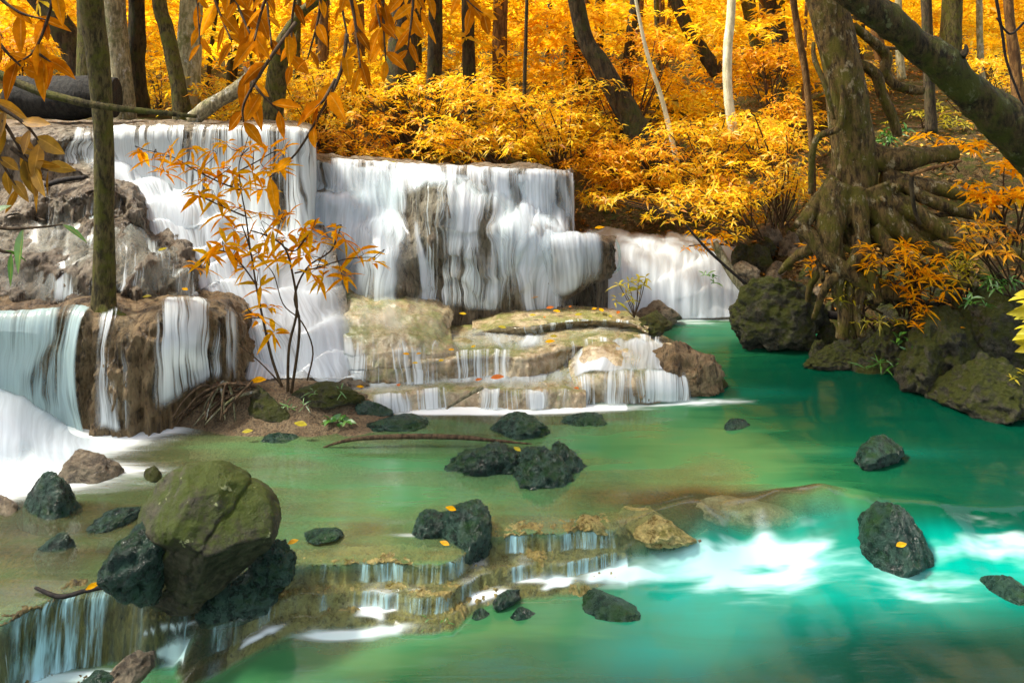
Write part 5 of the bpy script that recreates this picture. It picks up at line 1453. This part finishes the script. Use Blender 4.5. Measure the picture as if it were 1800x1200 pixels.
tree([(640, 275, 14.5), (632, 100, 14.5), (628, TOP, 14.5)], [24, 20, 18], "brown trunk far behind the left end of the middle ledge", 'bark_red', 329)
tree([(1030, 290, 15), (1026, 120, 15), (1040, TOP, 15)], [18, 16, 14], "brown trunk far behind the leaning tree", 'bark_red', 330, leafmat='amber')

# thin trunks deep in the wood
r = np.random.default_rng(515)
for i in range(24):
    px = r.uniform(340, 1480)
    Y = r.uniform(13.5, 19)
    w = r.uniform(6, 20)
    lean = r.uniform(-30, 30)
    tree([(px, 285 - (Y - 13.5) * 9, Y), (px + lean * .4, 130, Y), (px + lean, -20, Y), (px + lean * 1.6, TOP, Y)], [w * 1.2, w, w * .9, w * .7],
         "thin dark trunk standing deep in the golden wood", ('bark_dark', 'bark_red', 'bark_moss')[i % 3], 600 + i, crown=[], name="thin_tree", group="thin trunks deep in the golden wood", seg=8)

# the big buttressed tree
YB = 8.6
e = empty("buttressed_tree", P(1495, 420, YB), "big mossy tree with spreading buttress roots on the right bank", "tree")
V, T = tube([P(1492, 430, YB), P(1500, 350, YB), P(1505, 280, YB), P(1492, 200, YB), P(1478, 110, YB), P(1452, 10, YB), P(1425, -90, YB), P(1410, TOP, YB)],
            [0.22, 0.235, 0.225, 0.21, 0.205, 0.2, 0.195, 0.19], 26, 0.16, 90, 31)
mk("trunk", V, T, M['bark_big'], e)
roots = [
    ([(1480, 330, 8.5), (1462, 390, 8.4), (1462, 430, 8.35), (1480, 470, 8.35)], [70, 54, 40, 20]),
    ([(1500, 340, 8.45), (1512, 385, 8.3), (1520, 430, 8.25), (1530, 480, 8.2), (1545, 530, 8.2)], [60, 30, 22, 20, 18]),
    ([(1530, 330, 8.5), (1560, 385, 8.4), (1610, 410, 8.4), (1660, 400, 8.4)], [80, 60, 44, 26]),
    ([(1520, 275, 8.6), (1570, 280, 8.5), (1620, 275, 8.5), (1680, 268, 8.5)], [56, 44, 36, 24]),
    ([(1470, 320, 8.55), (1440, 350, 8.5), (1420, 380, 8.45), (1405, 400, 8.4)], [34, 28, 26, 24]),
    ([(1405, 400, 8.4), (1430, 420, 8.35), (1450, 450, 8.3), (1480, 470, 8.25), (1530, 505, 8.25), (1600, 520, 8.3)], [26, 26, 26, 28, 28, 20]),
    ([(1478, 470, 8.3), (1472, 510, 8.3), (1482, 550, 8.3), (1480, 595, 8.3)], [24, 22, 20, 22]),
    ([(1495, 490, 8.32), (1492, 540, 8.32), (1496, 595, 8.32)], [18, 16, 18]),
    ([(1540, 480, 8.28), (1512, 520, 8.25), (1506, 555, 8.25), (1515, 590, 8.25)], [18, 16, 14, 16]),
    ([(1540, 350, 8.4), (1580, 400, 8.3), (1640, 440, 8.3), (1700, 450, 8.3)], [46, 34, 26, 16]),
    ([(1560, 300, 8.5), (1620, 345, 8.35), (1690, 370, 8.3), (1760, 380, 8.3)], [26, 24, 22, 14]),
    ([(1445, 470, 8.5), (1425, 500, 8.6), (1418, 540, 8.7)], [14, 12, 8]),
    ([(1600, 520, 8.3), (1640, 470, 8.35), (1690, 440, 8.4)], [24, 20, 14]),
]
roots += [
    ([(1545, 345, 8.45), (1610, 375, 8.3), (1690, 425, 8.2), (1770, 440, 8.1), (1850, 470, 8.0)], [50, 34, 26, 20, 12]),
    ([(1550, 320, 8.5), (1640, 330, 8.4), (1730, 345, 8.3), (1830, 330, 8.3)], [44, 28, 22, 14]),
    ([(1535, 400, 8.35), (1580, 450, 8.2), (1650, 490, 8.1), (1720, 500, 8.0)], [34, 24, 18, 10]),
    ([(1470, 400, 8.4), (1440, 430, 8.4), (1400, 450, 8.6), (1370, 480, 8.8)], [30, 20, 16, 8]),
    ([(1510, 420, 8.3), (1500, 460, 8.2), (1455, 500, 8.3), (1430, 560, 8.5)], [28, 20, 15, 8]),
]
r = np.random.default_rng(404)
for i in range(26):
    x0, y0 = r.uniform(1420, 1640), r.uniform(330, 480)
    x1, y1 = x0 + r.uniform(-40, 150), y0 + r.uniform(10, 110)
    Yr = r.uniform(8.25, 8.6)
    roots.append(([(x0, y0, Yr + .1), ((x0 * 2 + x1) / 3 + r.uniform(-15, 15), (y0 * 2 + y1) / 3 + r.uniform(-12, 12), Yr), ((x0 + 2 * x1) / 3 + r.uniform(-15, 15), (y0 + 2 * y1) / 3 + r.uniform(-12, 12), Yr), (x1, y1, Yr + .1)],
                  [r.uniform(6, 15), r.uniform(6, 13), r.uniform(5, 9), 4]))
for i, (pp, ww) in enumerate(roots):
    V, T = tube([P(*q) for q in pp], [w * q[2] / F / 2 for w, q in zip(ww, pp)], 14, 0.16, None, 40 + i)
    mk("root", V, T, M['bark_big'], e)
for i, (pp, ww) in enumerate([([(1500, 45, 8.7), (1530, 70, 8.75), (1558, 98, 8.8), (1556, 128, 8.8), (1578, 152, 8.8), (1622, 160, 8.8)], [14, 18, 20, 18, 18, 16]),
                              ([(1506, 110, 8.7), (1538, 130, 8.7), (1550, 165, 8.7), (1568, 205, 8.7), (1578, 240, 8.7)], [16, 20, 18, 18, 16]),
                              ([(1480, 150, 8.4), (1480, 195, 8.38), (1474, 225, 8.4), (1440, 240, 8.5), (1428, 270, 8.55), (1425, 340, 8.6)], [4, 11, 12, 12, 12, 8]),
                              ([(1430, 75, 8.55), (1432, 105, 8.5), (1450, 150, 8.45), (1466, 210, 8.45)], [7, 9, 10, 6]),
                              ([(1515, 60, 8.9), (1560, 85, 9.1), (1640, 78, 9.3)], [8, 7, 6])]):
    V, T = tube([P(*q) for q in pp], [w * q[2] / F / 2 for w, q in zip(ww, pp)], 10, 0.15, None, 70 + i)
    mk("branch", V, T, M['bark_big'], e)
r = np.random.default_rng(77)
crown = [(P(r.uniform(1250, 1800), r.uniform(-520, -60), YB + r.uniform(-1.5, 2.5)), r.uniform(.4, .9)) for _ in range(46)]
V, T = foliage(crown, r, L=0.22, k=6, per=9)
mk("crown", V, T, M['amber'], e, flat=True)

# the leaning trunk at the right edge
e = empty("leaning_tree", P(1900, 330, 6.0), "dark leaning tree trunk crossing the upper right corner", "tree")
V, T = tube([P(1960, 420, 6.05), P(1850, 300, 6.0), P(1770, 215, 5.95), P(1690, 145, 5.9), P(1610, 75, 5.85), P(1530, 15, 5.8), P(1430, -60, 5.75), P(1320, -150, 5.7)],
            [0.20, 0.185, 0.16, 0.135, 0.12, 0.108, 0.098, 0.09], 24, 0.22, 110, 51, freq=9.0)
mk("trunk", V, T, M['bark_lean'], e)
V, T = tube([P(1690, 100, 5.8), P(1698, 88, 5.8), P(1697, 78, 5.8)], [0.03, 0.02, 0.006], 6, 0.2, 8)
mk("branch", V, T, M['bark_dark'], e)
crown = [(P(r.uniform(1100, 1700), r.uniform(-600, -120), 5.6 + r.uniform(-.8, 1.0)), r.uniform(.35, .6)) for _ in range(30)]
V, T = foliage(crown, r, L=0.2, k=6, per=10)
mk("crown", V, T, M['amber'], e, flat=True)
# unseen canopy added high over the pool to shade the stream and right bank
crown = [(A([r.uniform(-11.5, -1.5), r.uniform(3.0, 8.2), r.uniform(6.6, 8.6)]), r.uniform(.5, .8)) for _ in range(112)]
crown += [(A([r.uniform(-3.6, 1.5), r.uniform(7.0, 9.6), r.uniform(6.6, 8.6)]), r.uniform(.5, .8)) for _ in range(45)]
V, T = foliage(crown, r, L=0.24, k=6, per=10, wr=0.3)
mk("added_shade_canopy", V, T, M['amber'], e, flat=True)
# lianas and dead twigs on the right
stick([(1605, 300, 8.1), (1602, 325, 8.1), (1608, 370, 8.1), (1618, 395, 8.1)], [0.02, 0.022, 0.022, 0.016], "dark curved liana arching up out of the roots on the right bank", 'bark_dark', name="liana", cat="liana")
stick([(1600, 308, 8.0), (1640, 295, 8.0), (1690, 283, 8.0)], [0.02, 0.018, 0.012], "thin brown twig stretched above the roots on the right bank", 'bark_red', name="twig", cat="twig")
stick([(1748, -20, 7.5), (1762, 60, 7.5), (1770, 110, 7.5), (1798, 185, 7.5)], [0.015, 0.014, 0.012, 0.01], "thin dark stem in the upper right corner", 'twig_dark', name="branch", cat="branch")
stick([(1800, 40, 7.2), (1775, 60, 7.2), (1752, 32, 7.2)], [0.012, 0.01, 0.008], "short dark twig at the right frame edge", 'twig_dark', name="twig", cat="twig")

# ------------------------------------------------------------------ the orange sapling on the islet
YS = 6.95
e = empty("orange_sapling", P(500, 690, YS), "slender orange leaved sapling with several stems on the gravel islet", "sapling")
stems = [
    [(495, 678), (478, 630), (462, 560), (450, 500), (440, 440), (425, 395)],
    [(440, 440), (432, 380), (424, 335), (420, 290), (430, 262)],
    [(424, 335), (385, 320), (345, 300), (300, 275), (248, 262)],
    [(430, 380), (395, 365), (350, 345), (320, 338)],
    [(506, 688), (508, 610), (522, 545), (514, 480), (500, 435), (470, 415), (440, 405)],
    [(512, 690), (524, 610), (526, 560), (518, 520), (540, 470), (582, 440), (600, 395)],
    [(540, 668), (550, 615), (530, 565), (498, 535), (480, 480), (450, 450)],
    [(518, 480), (560, 470), (610, 455), (660, 452)],
    [(450, 500), (420, 460), (385, 440), (350, 462)],
    [(422, 300), (450, 285), (480, 268), (505, 262)],
    [(462, 560), (440, 548), (432, 535)],
    [(500, 435), (520, 440), (548, 405)],
    [(497, 680), (480, 660), (450, 630), (420, 606)],
]
parts = []
allp = []
r = np.random.default_rng(5)
for i, s in enumerate(stems):
    pts = [P(x, y, YS + 0.06 * math.sin(i * 2.1 + j * 0.7) * j / 3) for j, (x, y) in enumerate(s)]
    allp += list(cr_axis(A(pts), np.linspace(0, 1, 30)))
    r0 = 0.014 if i in (0, 4, 5) else 0.008
    V, T = tube(pts, [r0, r0 * .7, r0 * .4], 6, 0.05, 24, i)
    mk("stem", V, T, M['twig'], e)
allp = A(allp)
wc = [(245, 262), (268, 285), (300, 268), (330, 262), (290, 298), (345, 300), (372, 268), (400, 250), (420, 272), (440, 300), (470, 265), (500, 268), (350, 345), (380, 352), (420, 368),
      (455, 378), (430, 330), (460, 335), (350, 468), (370, 448), (392, 430), (420, 440), (450, 452), (460, 505), (472, 540), (478, 580), (500, 420), (522, 430), (550, 400), (560, 430), (578, 465), (592, 400),
      (600, 492), (640, 440), (660, 458), (545, 480), (530, 452), (490, 462), (410, 400), (440, 412), (385, 300), (410, 310), (470, 300), (498, 300), (325, 290), (395, 380), (470, 430), (530, 400), (480, 400), (565, 490), (430, 470), (455, 560), (610, 420), (505, 380), (440, 255), (355, 320)]
ps = A([P(x + r.uniform(-4, 4), y + r.uniform(-4, 4), YS + r.uniform(-.16, .16)) for x, y in wc])
V, T = whorls(ps, r.normal(0, .35, (len(ps), 3)) + A([0, -0.2, 0.8]), 8, 0.205, r, spread=0.1, st=LANCE, wr=0.2, droop=0.34)
mk("leaves", V, T, M['orange'], e, flat=True)
parts = []
for p in ps:
    j = np.argmin(np.linalg.norm(allp - p, axis=1))
    V, T = twig_to(allp[j], p, r, 0.004)
    mk("twig", V, T, M['twig'], e)
# seedling on the terrace
e = empty("seedling", P(1115, 560, 8.45), "small yellow green seedling on the mossy hump of the terrace", "seedling")
tips = [(1088, 500), (1105, 497), (1122, 492), (1135, 488), (1100, 515), (1120, 508), (1082, 528), (1128, 500), (1110, 530)]
parts = [tube([P(1115, 558, 8.45), P((1115 + x) / 2 + 2, (y + 558) / 2, 8.45), P(x, y, 8.45)], [0.006, 0.003], 5, 0, 10) for x, y in tips]
V, T = merge(parts)
mk("stems", V, T, M['twig'], e)
V, T = whorls(A([P(x, y, 8.45) for x, y in tips]), np.tile(A([[0, -.3, .7]]), (len(tips), 1)), 5, 0.13, r, st=LANCE, wr=0.2, droop=0.4)
mk("leaves", V, T, M['lemon'], e, flat=True)
# sprigs
def sprig(px, py, Y, label, mat, n=6, L=0.12, seed=0, wr=0.22, k=5, rad=0.08):
    r = np.random.default_rng(seed)
    p = P(px, py, Y) + r.normal(0, rad, (n, 3)) * A([1, .6, .35])
    V, T = whorls(p, r.normal(0, .25, (n, 3)) + A([0, -.2, 1]), k, L, r, spread=0.5, st=LANCE, wr=wr, droop=0.3)
    return tag(mk("sprig", V, T, M[mat], flat=True), label, "plant")


sprig(600, 745, 6.7, "bright green leafy sprig at the front of the islet", 'green', 3, 0.11, 1, 0.4)
sprig(510, 712, 6.85, "green grass tuft at the foot of the orange sapling", 'green', 5, 0.1, 2, 0.1)
sprig(560, 700, 6.85, "green grass tuft beside the mossy rock on the islet", 'green', 5, 0.1, 22, 0.1)
sprig(1555, 640, 7.9, "green grass tuft at the waterline between two bank boulders", 'green', 7, 0.18, 3, 0.08, rad=0.1)
sprig(1590, 600, 7.85, "small green sprout on the pale mossy boulder", 'green', 3, 0.12, 4)
sprig(1710, 530, 7.6, "green sprout beside the broad mossy boulder high on the right bank", 'green', 4, 0.14, 5, 0.2)
sprig(1245, 490, 9.6, "green sprout hanging before the right hand rapids", 'green', 3, 0.13, 6)
sprig(212, 549, 6.9, "bright green sprig at the foot of the slim mossy tree", 'green', 2, 0.09, 7, 0.3)
sprig(795, 1190 - 120, 4.7, "tiny green moss tuft on the golden bar", 'green', 2, 0.04, 8)
sprig(1795, 655, 6.9, "yellow sprout on the mossy waterline rock at the right edge", 'lemon', 3, 0.08, 9)


# ------------------------------------------------------------------ hanging branches near the camera
def hanging(name, label, twigs, leaves, mat, L, seed, wr=0.42, extra=()):
    r = np.random.default_rng(seed)
    e = empty(name, P(*twigs[0][0]), label, "branch")
    parts, tp, td = [], [], []
    for t in twigs:
        pts = A([P(*q) for q in t])
        parts.append(tube(pts, [0.009, 0.006, 0.003], 6, 0.08, len(t) * 6))
        c = cr_axis(pts, np.linspace(0.12, 1, leaves))
        tp.append(c)
        td.append(np.gradient(c, axis=0))
    for V, T in parts:
        mk("twig", V, T, M['twig'], e)
    tp, td = np.vstack(tp), norm(np.vstack(td))
    n = len(tp)
    side = norm(np.cross(td, A([0, -1.0, 0.2]))) * np.where(np.arange(n) % 2, 1, -1)[:, None]
    d = td * 0.5 + side * 0.8 + r.normal(0, .3, (n, 3)) + A([0, 0, -0.75])
    up = A([0, -0.8, 0.6]) + r.normal(0, .45, (n, 3))
    l = L * r.uniform(0.7, 1.15, n)
    V, T = leaf_geo(tp, d, up, l, l * wr * r.uniform(.8, 1.15, n), BROAD, r.uniform(0.05, 0.3, (n, 1)), r.uniform(-0.05, 0.4, (n, 1)))
    pat = A([1.0] + [0, 1, 0] * len(BROAD) + [1.0])
    mk("leaves", V, T, M[mat], e, attrs={"vein": np.tile(pat, n)})
    return e


r = np.random.default_rng(99)
tw = []
for i in range(13):
    x0 = 340 + i * 31 + r.uniform(-15, 15)
    y0 = -40 - r.uniform(0, 40)
    ln = r.uniform(90, 190) if i < 13 else r.uniform(110, 190)
    Yd = r.uniform(2.9, 3.7)
    x1 = x0 + r.uniform(-50, 50)
    tw.append([(x0, y0, Yd), ((x0 + x1) / 2 + r.uniform(-12, 12), y0 + ln * .5, Yd), (x1, y0 + ln, Yd - .05)])
hanging("hanging_branch", "overhanging branch of broad orange brown leaves at upper left centre", tw, 8, 'hang', 0.105, 61)
hanging("hanging_branch", "dark hanging twig with a few broad orange leaves before the highest ledge",
        [[(610, 60, 3.3), (598, 130, 3.25), (560, 205, 3.2), (520, 270, 3.2), (474, 312, 3.2)], [(590, 140, 3.25), (570, 175, 3.2), (555, 190, 3.2)], [(520, 40, 3.3), (470, 110, 3.2), (430, 180, 3.2), (428, 215, 3.2)], [(430, 120, 3.3), (455, 160, 3.2), (490, 195, 3.2)]], 5, 'hang', 0.125, 62)
hanging("hanging_branch", "branch of broad olive brown leaves hanging in from the left edge",
        [[(-40, 150, 3.0), (10, 220, 3.0), (40, 270, 3.0), (70, 310, 3.0)], [(-40, 200, 3.1), (0, 280, 3.1), (30, 330, 3.1)], [(-30, 170, 3.0), (40, 215, 3.0), (70, 250, 3.0)], [(20, 260, 3.0), (60, 290, 3.0), (85, 300, 3.0)]], 6, 'olive', 0.12, 63)
hanging("hanging_branch", "dark leafy spray in the top left corner",
        [[(100, -40, 3.2), (85, 30, 3.2), (60, 90, 3.2), (30, 110, 3.2)], [(-20, -20, 3.2), (30, 20, 3.2), (80, 35, 3.2)], [(-30, 40, 3.2), (10, 90, 3.2), (40, 120, 3.2)], [(60, 90, 3.2), (90, 110, 3.2)]], 5, 'hang', 0.13, 64)
hanging("hanging_branch", "spray with green leaves at the left edge below the olive brown branch",
        [[(-40, 370, 3.0), (0, 400, 3.0), (60, 400, 3.0), (110, 395, 3.0)], [(-40, 420, 3.0), (0, 440, 3.0), (20, 445, 3.0)]], 3, 'green', 0.115, 65)
hanging("hanging_branch", "spray of orange leaves at the top beside the thick dark trunk",
        [[(720, -40, 3.6), (705, 10, 3.6), (690, 60, 3.6)], [(800, -40, 3.8), (820, 0, 3.8), (850, 25, 3.8)], [(760, -50, 3.8), (750, -10, 3.8), (735, 30, 3.8)]], 6, 'hang', 0.14, 66)
# broad yellow leaves close by at the right edge
e = empty("yellow_plant", P(1860, 640, 3.0), "broad soft yellow leaves of a near plant at the right edge", "plant")
r = np.random.default_rng(8)
bs = [P(1832 + r.uniform(-25, 50), 560 + r.uniform(-40, 50), 3.0 + r.uniform(-.1, .1)) for _ in range(46)]
V, T = leaf_geo(bs, A([(-1, r.uniform(-.4, .4), r.uniform(-.5, .7)) for _ in bs]), A([[0, -.7, .7]] * 46) + r.normal(0, .4, (46, 3)), r.uniform(.05, .10, 46), r.uniform(.02, .04, 46), BROAD, 0.15, 0.3)
mk("leaves", V, T, M['lemon'], e)
V, T = tube([P(1900, 760, 3.0), P(1870, 660, 3.0), P(1855, 560, 3.0)], [0.01, 0.008, 0.005], 6, 0, 12)
mk("stem", V, T, M['twig'], e)


# ------------------------------------------------------------------ fallen leaves
def fallen(px, py, Y, label, mat, L=0.1, ang=0.0, lift=0.012, wr=0.5, group=None):
    c = P(px, py, Y) + A([0, 0, lift])
    d = A([[math.cos(ang), math.sin(ang) * 0.8, 0.08]])
    V, T = leaf_geo(c[None], d, A([[0, -.35, 1.0]]), L, L * wr, BROAD, 0.12, 0.0)
    return tag(mk("fallen_leaf", V, T, M[mat]), label, "leaf", group)


fallen(802, 905, 4.96, "orange leaf lying on the dark rock in the centre foreground", 'orange', 0.075, 2.7, 0.03)
fallen(915, 800, 5.9, "pale green leaf lying on the double rock in mid pool", 'lemon', 0.075, 2.2, 0.03)
fallen(1575, 968, 5.0, "yellow brown leaf on the rock in the turquoise rapids", 'amber', 0.08, 0.3, 0.03)
fallen(278, 456, 7.45, "pale yellow leaf stuck on the shaggy grey mound", 'lemon', 0.1, 1.2, 0.08)
fallen(440, 680, 6.98, "orange fallen leaves heap at the sapling foot", 'orange', 0.14, 0.1, 0.05, 0.6)
fallen(425, 770, 6.5, "yellow leaf at the water edge of the islet", 'lemon', 0.09, 0.2, 0.05)
fallen(540, 760, 6.52, "yellow leaf on the wet flat stone of the islet", 'lemon', 0.12, 2.9, 0.06)
fallen(862, 676, 7.2, "rust brown leaf beside the grey stick on the lowest terrace", 'red', 0.13, 0.1, 0.06)
fallen(835, 680, 7.2, "small red leaf left of the rust brown one on the lowest terrace", 'red', 0.07, 0.4, 0.06)
fallen(928, 537, 8.75, "orange leaf at the foot of the main waterfall", 'orange', 0.12, 0.1, 0.09)
fallen(1045, 412, 9.0, "orange leaf on top of the overhanging shelf", 'orange', 0.12, 0.1, 0.07)
fallen(958, 610, 7.75, "orange leaf on the rim of the second terrace", 'orange', 0.1, 0.1, 0.05)
fallen(505, 965 + 5, 4.85, "tan curled leaf beside the dark glossy rock", 'amber', 0.07, 0.6, 0.05)
fallen(150, 1055, 4.5, "orange leaf caught under the crooked black twig", 'orange', 0.08, 0.9, 0.06)
fallen(790, 972, 4.9, "brown leaf on the golden rim below the orange leaf rock", 'amber', 0.07, 2.6, 0.05)
r = np.random.default_rng(31)
for i, (x, y) in enumerate([(960, 550), (985, 556), (1010, 562), (1000, 548), (1060, 556), (930, 562), (1085, 560), (1040, 552), (1075, 566), (955, 565)]):
    fallen(x, y, (H - .415) * F / (y - HOR), "small red or yellow leaf scattered on the thin upper terrace", ('red', 'orange', 'lemon')[i % 3], r.uniform(.05, .1), r.uniform(0, 6), 0.05, group="leaves scattered on the thin upper terrace")
for i, (x, y) in enumerate([(720, 630), (735, 645), (788, 622), (828, 618), (740, 628), (780, 640)]):
    fallen(x, y, 7.36, "small yellow leaf stuck to the terrace face left of centre", ('orange', 'gold')[i % 2], r.uniform(.04, .07), r.uniform(0, 6), 0.04, group="leaves stuck to the terrace face")

# leaf litter on the dry ground
r = np.random.default_rng(71)
n = 9000
Yl = r.uniform(8.0, 20, n)
Xl = (r.uniform(980, 1900, n) - 900) / F * Yl
zl = ground_z(Xl, Yl)
ok = zl > 0.12
qq = np.stack([Xl, Yl, zl], 1)
zl = zl + fbm(qq * 1.1, 4) * 0.10 + fbm(qq * 6, 3) * 0.025 + 0.012
pl = np.stack([Xl, Yl, zl], 1)[ok]
m = len(pl)
V, T = leaf_geo(pl, np.stack([r.normal(size=m), r.normal(size=m), r.uniform(0, .4, m)], 1), A([0, 0, 1.0]) + r.normal(0, .3, (m, 3)), r.uniform(.07, .15, m), r.uniform(.03, .06, m), ((0.45, 1.0),), 0.2, 0.1)
tag(mk("leaf_litter", V, T, M['litter'], base=A([4, 11, 1]), flat=True), "brown and orange leaf litter strewn over the wooded right bank", "leaf litter", kind="stuff")

r = np.random.default_rng(45)
for i, (x, y) in enumerate([(640, 690), (700, 684), (905, 640), (980, 600), (1120, 640), (1010, 690), (820, 560), (890, 585), (690, 540), (650, 555), (120, 541), (250, 532), (330, 520)]):
    zc = 0.16 if y > 630 else (0.42 if x > 500 else 0.98)
    fallen(x, y, (H - zc) * F / (y - HOR) if x > 600 else 7.0, "little curled leaf stranded on the wet travertine", ('orange', 'red', 'gold', 'lemon')[i % 4], r.uniform(.05, .09), r.uniform(0, 6), 0.05, group="leaves stranded on the wet travertine")
